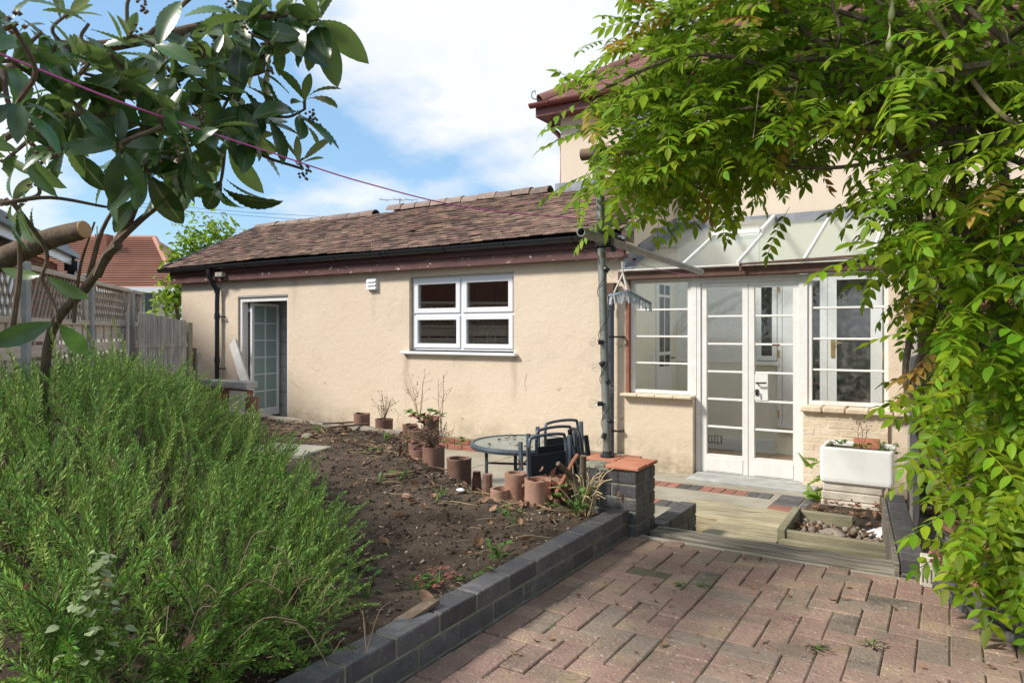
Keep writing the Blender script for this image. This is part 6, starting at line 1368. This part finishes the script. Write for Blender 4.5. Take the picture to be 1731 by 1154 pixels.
stem([(1540, -10, 2.9), (1592, 50, 2.9), (1640, 130, 2.85), (1690, 190, 2.8), (1740, 226, 2.8)], .009, .010, 'vine_shoot')
stem([(1100, 236, 3.95), (1160, 205, 3.8), (1230, 190, 3.6), (1330, 172, 3.4), (1420, 146, 3.3), (1480, 118, 3.3)], .010, .012)
stem([(1235, 128, 3.7), (1248, 215, 3.6), (1290, 255, 3.5), (1350, 275, 3.45)], .010, .008)
stem([(1015, 190, 4.0), (1060, 160, 3.9), (1100, 155, 3.8), (1150, 130, 3.7), (1230, 145, 3.6)], .006, .010)
stem([(1000, 225, 4.1), (1060, 205, 4.0), (1120, 200, 3.9)], .005, .007)
stem([(1405, 0, 3.3), (1420, 60, 3.3), (1395, 120, 3.4), (1370, 128, 3.4)], .008, .006)
stem([(1330, 105, 3.4), (1400, 100, 3.3), (1470, 120, 3.2), (1530, 112, 3.2)], .012, .016)
stem([(1310, 150, 3.4), (1400, 150, 3.4), (1440, 120, 3.4)], .009, .008)
stem([(1545, 320, 3.6), (1560, 400, 3.5), (1590, 480, 3.45), (1600, 600, 3.4), (1620, 740, 3.3), (1600, 860, 3.25)], .010, .008)
for k in range(7):
    x0 = 1560 + k * 22 + uni(-10, 10); stem([(x0, 330 + uni(-40, 40), 3.9), (x0 + uni(-30, 30), 480, 3.7), (x0 + uni(-30, 40), 640, 3.5), (x0 + uni(-30, 30), 760, 3.4), (1640 + uni(-30, 40), 880, 3.35)], uni(.008, .016), uni(.008, .02))
tr = spline([(.18, 3.65, .2), (.12, 3.8, .7), (.20, 3.9, 1.2), (.05, 4.0, 1.7), (-.02, 3.95, 2.1), (-.4, 3.9, 2.4), (-.8, 3.9, 2.5)], 6); mk('trunk', MB().tube(tr, taper(.045, .02, len(tr)), 9), 'vine_bark', vn, smooth=True)
tr = spline([(.30, 3.5, .2), (.34, 3.7, .8), (.25, 3.9, 1.5), (.15, 4.1, 2.1), (-.2, 4.2, 2.6)], 6); mk('trunk', MB().tube(tr, taper(.035, .02, len(tr)), 9), 'vine_bark', vn, smooth=True)
for k in range(46):
    a = Vector((uni(-.2, .5), uni(3.5, 4.6), uni(1.9, 2.4))); c = Vector((uni(-1.7, .6), uni(3.2, 4.9), uni(2.0, 3.1))); m1_ = a.lerp(c, .4) + Vector((uni(-.2, .2), uni(-.2, .2), uni(-.1, .35))); m2_ = a.lerp(c, .75) + Vector((uni(-.15, .15), uni(-.15, .15), uni(-.1, .25)))
    p = spline([a, m1_, m2_, c], 5); mk('stem', MB().tube(p, taper(uni(.010, .022), .006, len(p)), 6), 'vine_bark', vn, smooth=True)
b = MB()
for k in range(30):
    p, sde = canopy_pick(); b.tube(spline([p, p + Vector((uni(-.04, .04), uni(-.04, .04), -uni(.06, .14))), p + Vector((uni(-.06, .06), uni(-.06, .06), -uni(.18, .34)))], 3), .0022, 4)
mk('tendril', b, 'vine_shoot', vn, kind='stuff')
for (px, py, d) in ((1507, 20, 2.9), (1503, 72, 2.9)):
    c = at_depth(px, py, d); mk('seed_pod', MB().lathe([(.002, .075), (.005, .04), (.010, .01), (.014, -.012), (.011, -.028), (.004, -.036), (0, -.042)], c, 8, (.05, 0, 1)), 'pod', vn, smooth=True)
    mk('pod_stalk', MB().tube([c + Vector((0, 0, .07)), c + Vector((.01, 0, .30))], .003, 4), 'vine_shoot', vn)
scatter('leaf_litter', curl, 'dead_leaf', 110, lambda: Vector((uni(.05, .5), uni(3.1, 4.2), .28 + uni(0, .02))), (.03, .09), None, .8, True, 'dead leaves lying on the raised planter under the vine')

for o in EMPTIES:
    if '_w' in o: del o['_w']
